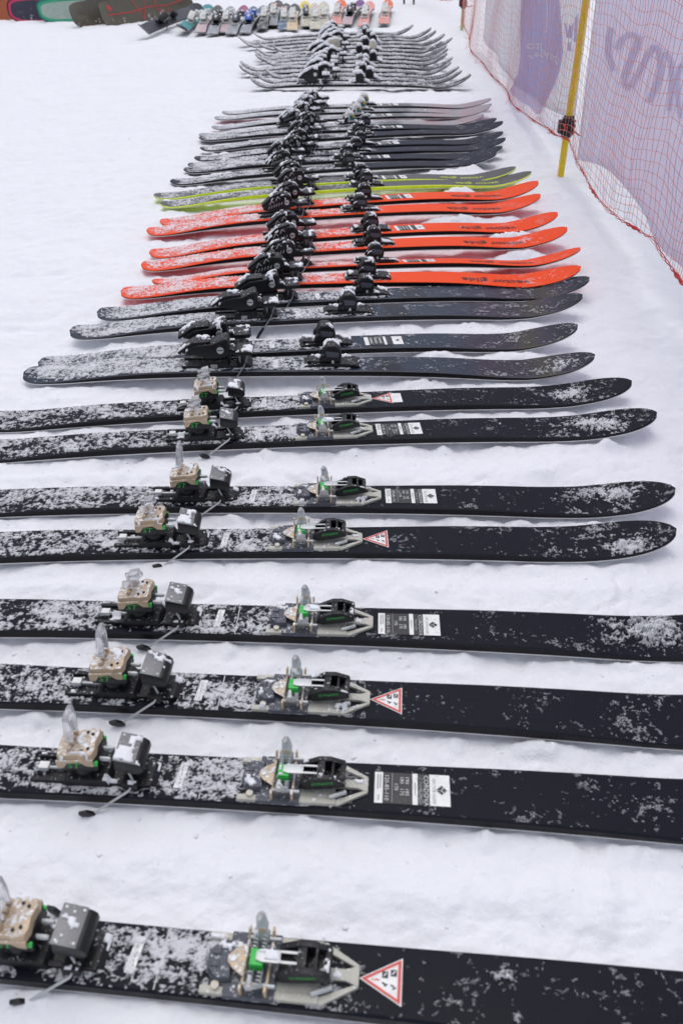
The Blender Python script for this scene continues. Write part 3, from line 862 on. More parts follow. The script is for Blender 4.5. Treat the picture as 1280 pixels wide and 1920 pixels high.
    m.prism([(-0.266, 0.050), (-0.258, 0.046), (-0.212, 0.048), (-0.203, 0.056), (-0.212, 0.063), (-0.262, 0.062)], -0.036, 0.036, 'xz')
    P.append(('brake_pad', m.mesh('brake_pad', 'black_plastic', 0.004), 'heel_track'))
    for s in (-1, 1):
        m = MB()
        m.tube([(-0.222, 0.022*s, 0.050), (-0.232, 0.026*s, 0.022), (-0.238, 0.046*s, 0.014), (-0.256, 0.056*s, -0.008), (-0.270, 0.060*s, -0.022)], 0.0023, 8)
        m.tube([(-0.252, 0.022*s, 0.050), (-0.250, 0.024*s, 0.020)], 0.0030, 8)
        P.append(('brake_arm', m.mesh('brake_arm', 'dark_steel'), 'heel_track'))
        m = MB().tube([(-0.268, 0.0595*s, -0.020), (-0.284, 0.064*s, -0.040), (-0.302, 0.070*s, -0.064)], [0.0045, 0.0062, 0.003], 8)
        P.append(('brake_tip', m.mesh('brake_tip', 'black_plastic_clean'), 'heel_track'))
    return P

def binding_C(accent='black_plastic', body='black_plastic'):
    """the same alpine layout at the size of the far skis"""
    P = []
    m = MB()
    m.prism([(-0.085, 0.0), (-0.030, 0.020), (0.050, 0.018), (0.095, 0.0)], -0.034, 0.034, 'xz')
    P.append(('toe_base', m.mesh('toe_base', body, 0.004), None))
    m = MB().prism([(-0.024, 0.028), (-0.016, 0.068), (0.018, 0.076), (0.040, 0.050), (0.034, 0.014), (-0.010, 0.014)], -0.030, 0.030, 'xz')
    P.append(('toe_head', m.mesh('toe_head', accent, 0.007), 'toe_base'))
    m = MB().box(-0.445, -0.205, -0.034, 0.034, 0, 0.013)
    m.prism([(-0.268, 0.0), (-0.205, 0.0), (-0.235, 0.026)], -0.030, 0.030, 'xz')
    P.append(('heel_track', m.mesh('heel_track', body, 0.003), None))
    m = MB().prism([(-0.438, 0.040), (-0.395, 0.078), (-0.330, 0.104), (-0.290, 0.096), (-0.284, 0.050), (-0.310, 0.010), (-0.360, 0.012), (-0.395, 0.034)], -0.030, 0.030, 'xz')
    P.append(('heel_housing', m.mesh('heel_housing', accent if accent != 'orange_plastic' else 'white_plastic', 0.006), 'heel_track'))
    for s in (-1, 1):
        m = MB().tube([(-0.312, 0.028*s, 0.066), (-0.312, 0.034*s, 0.066)], 0.013, 12)
        P.append(('release_dial', m.mesh('release_dial', 'steel'), 'heel_track'))
    m = MB().box(-0.266, -0.205, -0.036, 0.036, 0.048, 0.062)
    m.tube([(-0.235, 0.02, 0.05), (-0.24, 0.024, 0.01)], 0.004, 6); m.tube([(-0.235, -0.02, 0.05), (-0.24, -0.024, 0.01)], 0.004, 6)
    P.append(('brake_pad', m.mesh('brake_pad', 'black_plastic', 0.003), 'heel_track'))
    for s in (-1, 1):
        m = MB().tube([(-0.24, 0.030*s, 0.014), (-0.252, 0.055*s, -0.006), (-0.29, 0.066*s, -0.04)], 0.0035, 6)
        P.append(('brake_arm', m.mesh('brake_arm', 'black_plastic'), 'heel_track'))
    return P

def snow_caps(P, cover, seed, hmax=0.006, step=0.003):
    """snow settled on the binding: height field over whatever faces the sky"""
    V, F = [], []
    for nm, me, _ in P:
        o = len(V); V += [tuple(v.co) for v in me.vertices]; F += [tuple(i+o for i in p.vertices) for p in me.polygons]
    bv = BVHTree.FromPolygons(V, F)
    xs = np.arange(-0.455, 0.142, step); ys = np.arange(-0.044, 0.0445, step)
    X, Y = np.meshgrid(xs, ys, indexing='ij')
    n = 0.8*fbm(X*24+seed*3.3, Y*24, 3, seed) + 0.3*fbm(X*110, Y*110+seed, 3, seed+3)
    u = np.argsort(np.argsort(n.ravel())).reshape(n.shape)/n.size
    Z = np.full(X.shape, np.nan)
    for i in range(len(xs)):
        for j in range(len(ys)):
            h = bv.ray_cast(Vector((X[i,j], Y[i,j], 0.3)), Vector((0,0,-1)))
            if h[0] is not None and h[1].z > 0.35 and h[0].z > 0.004: Z[i,j] = h[0].z
    e = u-(1-cover)
    on = (e > 0) & ~np.isnan(Z)
    H = Z + 0.0006 + hmax*np.clip(e/0.4, 0, 1)**0.7*(0.8+0.5*fbm(X*150, Y*150, 2, seed+8))
    idx = np.arange(X.size).reshape(X.shape)
    a, b, c, d = idx[:-1,:-1].ravel(), idx[1:,:-1].ravel(), idx[1:,1:].ravel(), idx[:-1,1:].ravel()
    Q = np.stack([a, b, c, d], 1)
    o = on.ravel(); h = np.where(on, H, -1).ravel()
    ok = o[Q].all(1) & (h[Q].max(1)-h[Q].min(1) < 0.012)
    Q = Q[ok]
    VV = np.stack([X.ravel(), Y.ravel(), h], 1)
    # skirts so that caps look solid from the side
    from collections import defaultdict
    cnt = defaultdict(int)
    for q in Q:
        for s in range(4): cnt[(q[s], q[(s+1) % 4])] += 1
    extra, ev = [], []
    base = len(VV)
    zr = np.where(np.isnan(Z), 0, Z).ravel()
    mp = {}
    def low(i):
        if i not in mp:
            mp[i] = base+len(ev); ev.append((VV[i,0], VV[i,1], zr[i]-0.0005))
        return mp[i]
    for (p, q), c_ in list(cnt.items()):
        if (q, p) not in cnt: extra.append((q, p, low(p), low(q)))
    if ev: VV = np.concatenate([VV, np.array(ev)]); Q = np.concatenate([Q, np.array(extra)])
    used = np.unique(Q); re_ = np.zeros(len(VV), int); re_[used] = np.arange(len(used))
    return np_mesh('settled_snow', VV[used], re_[Q], 'snow_powder')

print('bindings')
def rescale(P, toe, heel, hx):
    for nm, me, par in P:
        k, px = (toe, 0.0) if (par or nm).startswith('toe') else (heel, hx)
        me.transform(Matrix.Translation((px, 0, 0)) @ Matrix.Diagonal((*k, 1)) @ Matrix.Translation((-px, 0, 0)))
    return P
def shrink_heel(P):
    for nm, me, par in P:
        if (par or nm).startswith('toe'): continue
        hx = -0.236 if nm in ('brake_pad', 'pad_plate', 'rivet') else -0.312
        k = (0.78, 0.82, 1.0) if nm not in ('heel_track', 'brake_arm', 'brake_tip') else (0.92, 0.9, 1.0)
        me.transform(Matrix.Translation((hx, 0, 0)) @ Matrix.Diagonal((*k, 1)) @ Matrix.Translation((-hx, 0, 0)))
    return P
BA = shrink_heel(binding_A()); LIFTERS = [lifter(0), lifter(1)]
for me in LIFTERS: rescale([('heel', me, None)], (1, 1, 1), (0.80, 0.85, 1.12), -0.312)
_bb = binding_B
def binding_B(*a, **k): return rescale(_bb(*a, **k), (0.88, 0.90, 0.90), (0.87, 0.92, 0.90), -0.318)
BG = binding_B(hatch=False); BO = binding_B(hatch=True)
BS = binding_B(hatch=True, toe_mats=('white_plastic', 'teal_plastic', 'yellow_plastic'))
BF = binding_C(); BFW = binding_C('cream_cover')
CAPS = dict(A=[snow_caps(BA, 0.24, i, 0.004) for i in range(3)], G=[snow_caps(BG, 0.36, 10+i) for i in range(2)],
            O=[snow_caps(BO, 0.34, 20+i) for i in range(3)], S=[snow_caps(BS, 0.6, 30, 0.007)],
            F=[snow_caps(BF, 0.92, 40+i, 0.016, 0.004) for i in range(3)], E=[snow_caps(BF, 0.5, 50, 0.009, 0.004)])
def fit_binding(root, P, ski, caps=None):
    made = {}
    z = float(ski.zt(np.array(-0.15)))
    zs = dict(toe=float(ski.zt(np.array(0.02))) - 0.0008, heel=float(ski.zt(np.array(-0.31))) - 0.0008)
    for nm, me, par in P:
        top = par or nm
        zz = zs['toe'] if top.startswith('toe') else zs['heel']
        o = link(nm, me, made[par] if par else root, None if par else (0, 0, zz))
        if par is None: made[nm] = o
    if caps is not None:
        o = link('settled_snow', caps, root, (0, 0, (zs['toe']+zs['heel'])/2)); o['kind'] = 'stuff'
    return made

# ------------------------------------------------------------------ stickers
def rect(x0, x1, y0, y1): return [(x0,y0),(x1,y0),(x1,y1),(x0,y1)]
def info_sticker(root, ski, x=0.148, full=True):
    """white strip, printed block, white strip, name block, white emblem square"""
    h = 0.029
    Q = 0.82
    def piece(x0, x1, material, nm='sticker', off=0.0006):
        return link(nm, ski.sheet(rect(x+x0*Q, x+x1*Q, -h, h), [(0,1,2,3)], material, off=off, name=nm), root)
    def words(par, txt, cx, cy, size, material, sx=1.0):
        tv, tf = text2d(txt, size)
        # letters read from the far edge to the near edge, tops towards the tip
        link('lettering', ski.sheet([(x+cx*Q+q*0.9, cy-p*sx) for p, q in tv], tf, material, off=0.0012, name='lettering'), par)
    a = piece(0.0, 0.016, 'sticker_white')
    b = piece(0.0165, 0.0725, 'sticker_grey', 'printed_block', 0.0005)
    c = piece(0.073, 0.083, 'sticker_white')
    d = piece(0.0835, 0.1055, 'sticker_grey', 'printed_block', 0.0005)
    e = piece(0.106, 0.145, 'sticker_white')
    if full:
        def small_print(par, rows):
            V = []
            for x0, y0, y1 in rows: V += rect(x+x0*Q, x+(x0+0.0022)*Q, y0, y1)
            link('small_print', ski.sheet(V, [tuple(range(4*b_, 4*b_+4)) for b_ in range(len(rows))], 'print_grey', off=0.0012, name='small_print'), par)
        small_print(a, [(0.010, -0.002, 0.024), (0.005, -0.004, 0.024), (0.007, -0.024, -0.014)])
        words(b, '120-85-110', 0.023, 0.0, 0.0105, 'print_white')
        link('rule', ski.sheet(rect(x+0.0335*Q, x+0.0345*Q, -0.027, 0.027), [(0,1,2,3)], 'print_grey', off=0.0012, name='rule'), b)
        words(b, '170', 0.0415, 0.002, 0.0095, 'print_white')
        words(b, '180   175', 0.0525, 0.004, 0.0095, 'print_white'); words(b, '190   185', 0.0625, 0.004, 0.0095, 'print_white')
        small_print(c, [(0.077, -0.012, 0.012)])
        words(d, 'SuperLight', 0.0895, -0.002, 0.0075, 'print_grey'); words(d, 'CORDOVA', 0.099, -0.002, 0.0115, 'print_white')
        words(e, 'VECTOR GLIDE', 0.1145, -0.002, 0.0070, 'print_grey')
        cx, r = x+0.129*Q, 0.0085
        q = 0.0012
        V = [(cx+r, 0), (cx+r*0.45, r*0.55), (cx+r*0.02, 0), (cx+r*0.45, -r*0.55),
             (cx+r*0.35, r*0.68), (cx, r), (cx-r, 0.0), (cx-r*0.12, -0.0)]
        V2 = [(cx+r*0.35, -r*0.68), (cx, -r), (cx-r*0.9, -q), (cx-r*0.12, -q)]
        link('emblem', ski.sheet(V+V2, [(0,1,2,3), (4,5,6,7), (8,9,10,11)], 'print_black', off=0.0012, name='emblem'), e)
    else:
        for i in range(3):
            link('print', ski.sheet(rect(x+(0.021+i*0.017)*Q, x+(0.030+i*0.017)*Q, -0.02, 0.022), [(0,1,2,3)], 'print_grey', off=0.0011, name='print'), b)
        link('emblem', ski.sheet([(x+0.118*Q, 0), (x+0.126*Q, -0.007), (x+0.134*Q, 0), (x+0.126*Q, 0.007)], [(0,1,2,3)], 'print_black', off=0.0011, name='emblem'), e)
def warning_sticker(root, ski, x=0.138, sz=0.056, red_corner=False):
    h = sz*0.55
    t = lambda s, dx=0.0: [(x+sz*0.64+(-sz*0.64)*s+dx, 0), (x+sz*0.64+sz*0.36*s+dx, -h*s), (x+sz*0.64+sz*0.36*s+dx, h*s)]
    w = link('warning_triangle', ski.sheet(t(1.0), [(0,1,2)], 'sticker_white', off=0.0006, name='warning_triangle'), root)
    o, i = t(0.92), t(0.72)
    link('red_border', ski.sheet(o+i, [(0,1,4,3), (1,2,5,4), (2,0,3,5)], 'print_red', off=0.0012, name='red_border'), w)
    V, F = [], []
    def add(poly):
        n = len(V); V.extend(poly); F.append(tuple(range(n, n+len(poly))))
    bx = x+sz*0.60
    for j, (cx, s) in enumerate(((bx, 1), (bx+sz*0.20, 1))):
        # dark pictogram squares with a pale figure, and a small figure falling over
        y0 = 0.003+j*0.003
        add([(cx-0.0040, y0), (cx+0.0040, y0), (cx+0.0040, y0+0.0085), (cx-0.0040, y0+0.0085)])
        add([(cx-0.0035, -0.002-j*0.002), (cx+0.0010, -0.004-j*0.002), (cx+0.0010, -0.006-j*0.002), (cx-0.0035, -0.0045-j*0.002)])
        add([(cx-0.0010, -0.0065-j*0.003), (cx+0.0036, -0.0035-j*0.003), (cx+0.0036, -0.0055-j*0.003), (cx-0.0005, -0.0085-j*0.003)])
    link('pictogram', ski.sheet(V, F, 'print_black', off=0.0012, name='pictogram'), w)
    V2, F2 = [], []
    for j, cx in enumerate((bx, bx+sz*0.20)):
        y0 = 0.003+j*0.003
        n = len(V2)
        V2 += [(cx-0.0026, y0+0.0018), (cx-0.0012, y0+0.0018), (cx+0.0026, y0+0.0062), (cx+0.0012, y0+0.0070)]
        F2.append((n, n+1, n+2, n+3))
    link('pictogram_figure', ski.sheet(V2, F2, 'sticker_white', off=0.0018, name='pictogram_figure'), w)
    link('exclamation_mark', ski.sheet([(x+sz*0.36, -0.0012), (x+sz*0.48, -0.0006), (x+sz*0.48, 0.0006), (x+sz*0.36, 0.0012)] +
         rect(x+sz*0.30, x+sz*0.33, -0.001, 0.001), [(0,1,2,3), (4,5,6,7)], 'print_red', off=0.0012, name='exclamation_mark'), w)
def brand_word(root, ski, x, size, material, y=-0.012):
    tv, tf = text2d('vector glide', size, 0.012)
    link('lettering', ski.sheet([(x-p, y-q) for p, q in tv], tf, material, off=0.0009, name='lettering'), root)

# ------------------------------------------------------------------ build the rows of skis
print('skis')
ORD = ['nearest', 'second nearest', 'third nearest', 'fourth nearest', 'fifth nearest', 'sixth nearest', 'seventh nearest', 'eighth nearest', 'ninth nearest',
       'tenth nearest', 'eleventh nearest', 'twelfth nearest', 'thirteenth nearest', 'farthest']
SKINS = dict(B=('base_white', 'edge_steel', 'side_black', 'top_black'), G=('base_white', 'edge_steel', 'side_black', 'top_slate'),
             O=('base_red', 'edge_steel', 'side_black', 'top_orange'), Y=('base_lime', 'edge_steel', 'side_lime', 'top_grey'),
             N=('base_black', 'edge_steel', 'side_black', 'top_navy'), S=('base_pink', 'edge_steel', 'side_black', 'top_silver'),
             F=('base_black', 'edge_steel', 'side_black', 'top_worn'))
WHAT = dict(B=('black ski with bronze and green touring binding', 'black touring skis at the front of the row'),
            G=('slate grey ski with dark sheen and black binding', 'slate grey skis behind the black ones'),
            O=('bright orange ski with black binding', 'orange skis in the middle of the row'),
            Y=('grey ski with lime yellow side', 'grey and lime yellow skis'),
            N=('dark navy ski with black binding', 'navy skis behind the lime yellow ones'),
            S=('silver grey ski with white and teal toe binding', 'silver skis with white toe pieces'),
            F=('snow covered twin tip ski', 'snow covered skis of the far pile'))
def density(kind, s):
    tail, mid, front, tip = dict(B=(0.76, 0.80, 0.16, 0.30), G=(0.97, 0.90, 0.22, 0.30), O=(0.90, 0.80, 0.11, 0.24), Y=(0.78, 0.5, 0.10, 0.2),
                                 N=(0.94, 0.75, 0.14, 0.24), S=(0.94, 0.8, 0.28, 0.34), F=(0.86, 0.92, 0.74, 0.55))[kind]
    def f(X, T):
        a = tail + (mid-tail)*sstep(-0.45, -0.30, X)
        a = a + (front-a)*sstep(0.02, 0.15, X)
        a = a + (tip-a)*sstep(s.Lf-0.42, s.Lf-0.20, X)*(1-sstep(s.Lf-0.10, s.Lf, X)*0.6)
        a = a*(1-0.55*sstep(s.Lt-0.06, s.Lt, -X)*(kind not in 'BF'))
        if kind in 'BGO': a = a*(1-0.35*sstep(0.7, 0.98, np.abs(T))*(X < 0.1))
        return a
    return f
CL = {3: [(0.66, 0.01, 0.10, 0.016)], 4: [(0.70, -0.028, 0.075, 0.012)], 5: [(0.70, 0.01, 0.085, 0.006)], 6: [(0.74, -0.01, 0.10, 0.005)],
      7: [(0.70, -0.01, 0.07, 0.004)], 8: [(0.70, -0.012, 0.055, 0.005)], 0: [(0.325, 0.02, 0.022, 0.010), (0.335, -0.03, 0.016, 0.008)],
      14: [(0.62, -0.01, 0.05, 0.004)]}
cnt = {}
for i, k in enumerate(SK):
    kd, s = k['kind'], k['ski']
    j = cnt.get(kd, 0); cnt[kd] = j+1
    root = empty('ski', k['P'], (R(-11) if i == 13 else 0, 0, k['ang']))
    what, grp = WHAT[kd]
    total = sum(1 for q in SK if q['kind'] == kd)
    o_ = ORD[j] if j < total-1 else 'farthest'
    place = dict(B='of the black skis', G='of the slate grey skis', O='of the orange skis', Y='of the two lime sided skis',
                 N='of the navy skis', S='of the silver skis', F='of the far snowy pile')[kd]
    if kd == 'Y': o_ = ['nearer', 'farther'][j]
    if kd == 'B':
        what = 'black ski with bronze binding and ' + ('red triangle sticker' if j in (0, 2, 4, 7) else 'white label')
    tag(root, f'{what}, {o_} {place}', 'ski', grp)
    link('ski_body', s.body(SKINS[kd], 72 if kd in 'BGO' else 48), root)
    # binding
    if kd == 'B':
        made = fit_binding(root, BA, s, CAPS['A'][i % 3])
        link('heel_lifter', LIFTERS[0 if j in (0, 1, 2, 5) else 1], made['heel_track'])
        m_ = ski_mark = link('mounting_line', s.sheet(rect(-0.126, -0.1245, -0.040, 0.040), [(0,1,2,3)], 'print_white', name='mounting_line'), root)
        st = link('sticker', s.sheet([(-0.170, -0.022), (-0.157, -0.022), (-0.153, 0.026), (-0.166, 0.026)], [(0,1,2,3)], 'sticker_white', off=0.0006, name='sticker'), root)
        bars = [rect(-0.1625, -0.1605, y0, y0+0.004) for y0 in np.arange(-0.014, 0.020, 0.006)]
        link('small_print', s.sheet([q for b_ in bars for q in b_], [tuple(range(4*b_, 4*b_+4)) for b_ in range(len(bars))], 'print_grey', off=0.0012, name='small_print'), st)
        if j in (0, 2, 4, 7): warning_sticker(root, s)
        else: info_sticker(root, s)
        if j == 7: link('sticker', s.sheet(rect(0.190, 0.222, -0.026, 0.026), [(0,1,2,3)], 'sticker_white', off=0.0005, name='sticker'), root)
    elif kd == 'G':
        fit_binding(root, BG, s, CAPS['G'][i % 2])
        link('sticker', s.sheet(rect(-0.165, -0.150, -0.022, 0.026), [(0,1,2,3)], 'sticker_white', off=0.0006, name='sticker'), root)
        if j == 1: info_sticker(root, s, 0.128, False)
    elif kd == 'O':
        fit_binding(root, BO, s, CAPS['O'][i % 3])
        brand_word(root, s, s.Lf-0.31, 0.052, 'print_black', -0.018)
        if j in (1, 3, 5): info_sticker(root, s, 0.112, False)
    elif kd == 'Y':
        fit_binding(root, BO, s, CAPS['O'][i % 3])
        brand_word(root, s, s.Lf-0.28, 0.046, 'print_lime')
        if j == 1: info_sticker(root, s, 0.112, False)
    elif kd == 'N':
        fit_binding(root, BO, s, CAPS['O'][i % 3])
        if j in (1, 3, 5): info_sticker(root, s, 0.112, False)
    elif kd == 'S':
        fit_binding(root, BS, s, CAPS['S'][0])
        if j in (1, 3): info_sticker(root, s, 0.112, False)
    else:
        fit_binding(root, BFW if j == 8 else BF, s, CAPS['F'][i % 3])
    step = 0.0022 if (kd == 'B' and j < 4) else 0.0026 if kd == 'B' else 0.0034 if kd in 'GO' else 0.0045 if kd in 'YNS' else 0.006
    hm = dict(B=0.0026, G=0.0035, O=0.003, F=0.012).get(kd, 0.004)
    me = s.dust(step, density(kd, s), hm, 100+i, CL.get(i, ()), None)
    if me: o = link('powder_snow', me, root); o['kind'] = 'stuff'

# ------------------------------------------------------------------ the far row, lying lengthwise
print('far row')
ELAB = ['rose ski with dark tip at the left end of the far lengthwise row', 'grey ski with grey tip in the far row, beside the rose one with dark tip',
        'rose ski with magenta tip in the far row', 'grey ski with slate blue tip in the far row', 'grey ski with blue tip in the far row',
        'charcoal ski with white binding in the far row, right of the blue tipped one', 'grey ski with orange binding in the far row',
        'slate blue ski with charcoal tip in the far row', 'beige ski with dark tip in the far row', 'cream ski with yellow tip in the far row',
        'cream ski with orange binding next to the yellow tipped ski', 'cream ski with white binding, last before the gap in the far row',
        'pink ski with orange tip in the far row, just right of the gap', 'rose ski with purple tip in the far row',
        'all pink ski in the far row beside the purple tipped one', 'pink ski with orange tip standing alone at the right end of the far row']
ECAP = CAPS['E'][0]
EB = {}
for i, (tx, tv_, px, topc, tipc, acc) in enumerate(ER):
    P = at(tx, tv_, 0.055)
    L_ = 1.62
    zc = (P.y+L_)*CP + (CAMH-0.06)*SP
    Xt = (px-640)*zc/FPX
    d = Vector((Xt-P.x, L_, 0)).normalized()
    s = Ski(0.74, 0.86, 0.115, 0.100, 0.128, lift=0.065, tip=0.07, tail=0.02, th=0.022, tiplen=0.13, tiprock=0.28)
    O = Vector((P.x, P.y, 0)) + d*0.74
    root = empty('ski', O, (R(0), 0, math.atan2(d.y, d.x)))
    root.rotation_euler = (0, R(-1.0), math.atan2(d.y, d.x))
    tag(root, ELAB[i], 'ski', 'skis lying lengthwise in the far row')
    me = s.body(('base_black', 'edge_steel', 'side_black', 'flat_'+topc), 40)
    me.materials.append(MATS['flat_'+tipc])
    for p in me.polygons:
        if p.material_index == 3 and p.center.x > 0.52: p.material_index = 4
    link('ski_body', me, root)
    if acc not in EB: EB[acc] = binding_C(acc, 'black_plastic' if i % 3 else 'white_plastic')
    fit_binding(root, EB[acc], s, ECAP)
    me = s.dust(0.008, lambda X, T: 0.55-0.35*sstep(0.5, 0.75, X)+0.2*sstep(0.1, 0.3, X)*(1-sstep(0.5, 0.6, X)), 0.005, 300+i)
    if me: o = link('powder_snow', me, root); o['kind'] = 'stuff'

# black and teal skis leaning over each other beside the row
for (a, b, z0, roll, topc, Lb, lab) in (((262, 66), (372, 22), 0.05, -40, 'dark', 1.55, 'wide black ski tilted on its edge beside the snowboards'),
                                       ((338, 60), (392, 20), 0.04, -22, 'teal', 1.45, 'teal ski with white and black binding next to the tilted black ski')):
    A_, B_ = at(*a, z0), at(*b, z0)
    d = (B_-A_); d.z = 0; Lx = d.length; d.normalize()
    s = Ski(Lx*0.48, Lx*0.52, 0.12, 0.11, 0.135, lift=0.01, tip=0.05, tail=0.05, th=0.018, tiplen=0.13)
    root = empty('ski', A_+d*Lx*0.48+Vector((0, 0, 0.02 if roll < -30 else 0.0)))
    root.rotation_euler = (Matrix.Rotation(math.atan2(d.y, d.x), 4, 'Z') @ Matrix.Rotation(R(-roll), 4, 'X')).to_euler()
    tag(root, lab, 'ski')
    link('ski_body', s.body(('base_black', 'edge_steel', 'side_black', 'flat_'+topc), 40), root)
    fit_binding(root, EB['white_plastic'] if topc == 'teal' else BF, s, None)
    me = s.dust(0.008, lambda X, T: 0.14+0*X, 0.004, 340+int(Lx*10))
    if me: o = link('powder_snow', me, root); o['kind'] = 'stuff'

# ------------------------------------------------------------------ snowboards propped on edge
def patchy(name, col, amount):
    m = mat(name, col, 0.4, wear=0.12)
    t = m.node_tree; b = t.nodes['Principled BSDF']; L = t.links.new
    src = b.inputs['Base Color'].links[0].from_socket
    tc = N(t, 'ShaderNodeTexCoord')
    n = N(t, 'ShaderNodeTexNoise', i_Scale=7.0, i_Detail=9.0, i_Roughness=0.78); L(tc.outputs['Object'], n.inputs['Vector'])
    sx = N(t, 'ShaderNodeSeparateXYZ'); L(tc.outputs['Object'], sx.inputs[0])
    a = N(t, 'ShaderNodeMath', operation='MULTIPLY_ADD'); a.inputs[1].default_value = -0.5; L(sx.outputs['Y'], a.inputs[0]); L(n.outputs['Fac'], a.inputs[2])
    th = N(t, 'ShaderNodeMapRange'); th.inputs['From Min'].default_value = amount; th.inputs['From Max'].default_value = amount+0.05
    L(a.outputs[0], th.inputs['Value'])
    mx = N(t, 'ShaderNodeMix', data_type='RGBA'); L(th.outputs[0], mx.inputs['Factor']); L(src, mx.inputs['A']); mx.inputs['B'].default_value = SNOW_COL
    L(mx.outputs['Result'], b.inputs['Base Color'])
for nm, c in dict(brown=(0.13, 0.115, 0.085), red=(0.62, 0.06, 0.05), rust=(0.45, 0.12, 0.05), dark=(0.05, 0.045, 0.075), pink=(0.72, 0.04, 0.14), green=(0.05, 0.42, 0.22),
                  teal=(0.02, 0.16, 0.16), mint=(0.42, 0.52, 0.46), black=(0.015, 0.015, 0.018)).items():
    patchy('board_'+nm, c, 0.62 if nm in ('brown', 'dark', 'mint', 'rust') else 0.72)
def snowboard(a, b, rings, label, Lb=1.5, lean=22, design=None, w=0.29):
    """a, b: pixels where the lower edge of the left and right end meets the snow"""
    A_, B_ = at(*a), at(*b)
    d = (B_-A_); d.z = 0; d.normalize()
    mid = A_ + d*(Lb*0.5)
    n = 44
    def outline(sc):
        pts = []
        for i in range(n):
            t = 2*math.pi*i/n
            c, s_ = math.cos(t), math.sin(t)
            x = math.copysign(abs(c)**0.42, c)*Lb/2
            y = math.copysign(abs(s_)**0.60, s_)*w/2*(1-0.10*(1-(x/(Lb/2))**2))
            ins = sc
            pts.append((x*(1-ins/(Lb/2)), y*(1-ins/(w/2))))
        return pts
    def zc(x): return 0.05*max(0, (abs(x)-Lb*0.36)/(Lb*0.14))**2
    ins = [0.0] + [r[0] for r in rings[1:]] + [0.13]
    V, F, M = [], [], []
    for k_ in ins: V += [(x, y, zc(x)+0.010) for x, y in outline(k_)]
    back = len(V); V += [(x, y, zc(x)) for x, y in outline(0.0)]
    for r_ in range(len(ins)-1):
        for i in range(n):
            q = (i+1) % n
            F.append((r_*n+i, r_*n+q, (r_+1)*n+q, (r_+1)*n+i)); M.append(r_)
    c0 = (len(ins)-1)*n
    for i in range(n//2):          # close the faces with cross strips so that the raised ends stay raised
        j, j2 = (n-i) % n, (n-i-1) % n
        q = [c0+i, c0+i+1, c0+j2, c0+j]; q2 = [back+j, back+j2, back+i+1, back+i]
        F.append(tuple(dict.fromkeys(q))); M.append(len(rings)-1)
        F.append(tuple(dict.fromkeys(q2))); M.append(len(rings))
    for i in range(n):
        q = (i+1) % n
        F.append((i, back+i, back+q, q)); M.append(len(rings))
    me = bpy.data.meshes.new('deck'); me.from_pydata(V, [], F)
    for r_ in rings: me.materials.append(MATS['board_'+r_[1]])
    me.materials.append(MATS['board_black'])
    me.polygons.foreach_set('material_index', M)
    root = empty('snowboard', mid)
    # local x along the board, local y up along its width, local z towards the viewer, leaning back
    yv = Vector((-d.y, d.x, 0))*math.sin(R(lean)) + Vector((0, 0, math.cos(R(lean))))
    zv = d.cross(yv)
    Mx = Matrix((d, yv, zv)).transposed().to_4x4()
    root.rotation_euler = Mx.to_euler()
    root.location = mid + Vector((0, 0, 0.10))
    tag(root, label, 'snowboard', 'snowboards propped on edge at the left')
    link('deck', me, root)
    if design:
        for nm, polys in design:
            V2, F2 = [], []
            for poly in polys:
                o = len(V2); V2 += [(x, y, zc(x)+0.0125) for x, y in poly]; F2.append(tuple(range(o, o+len(poly))))
            me2 = bpy.data.meshes.new('board_print'); me2.from_pydata(V2, [], F2); me2.materials.append(MATS['board_'+nm])
            link('board_print', me2, root)
    return root
def stroke(pts, w):
    out_ = []
    for (x0, y0), (x1, y1) in zip(pts, pts[1:]):
        l = math.hypot(x1-x0, y1-y0) or 1; nx, ny = -(y1-y0)/l*w/2, (x1-x0)/l*w/2
        out_.append([(x0-nx, y0-ny), (x1-nx, y1-ny), (x1+nx, y1+ny), (x0+nx, y0+ny)])
    return out_
snowboard((-60, 36), (80, 34), [(0, 'rust')], 'rust red snowboard cut by the left edge of the picture', 0.95, 25)
snowboard((20, 40), (150, 37), [(0, 'black'), (0.012, 'pink'), (0.034, 'dark')], 'dark snowboard with pink rim and black edge', 1.15, 25)
snowboard((72, 43), (280, 29), [(0, 'teal'), (0.018, 'green'), (0.048, 'mint')], 'pale mint snowboard with green and teal rim', 1.5, 24)
snowboard((132, 52), (330, 28), [(0, 'brown')], 'plain brown snowboard half hidden behind the red lined one', 1.4, 22)
snowboard((186, 50), (360, 28), [(0, 'brown')], 'brown snowboard with thin red line and red diamond', 1.32, 22,
          design=[('red', [[(-0.53, 0.055), (-0.49, 0.095), (-0.455, 0.05), (-0.49, 0.02)]] + stroke([(-0.55, -0.01), (-0.2, -0.005), (-0.12, 0.01), (0.1, 0.03), (0.3, 0.02), (0.6, 0.06)], 0.010)
                  + stroke([(-0.16, 0.13), (-0.06, -0.09), (0.02, 0.12)], 0.010) + stroke([(0.30, 0.09), (0.17, 0.10), (0.14, 0.0), (0.28, -0.06), (0.33, 0.0)], 0.010))])

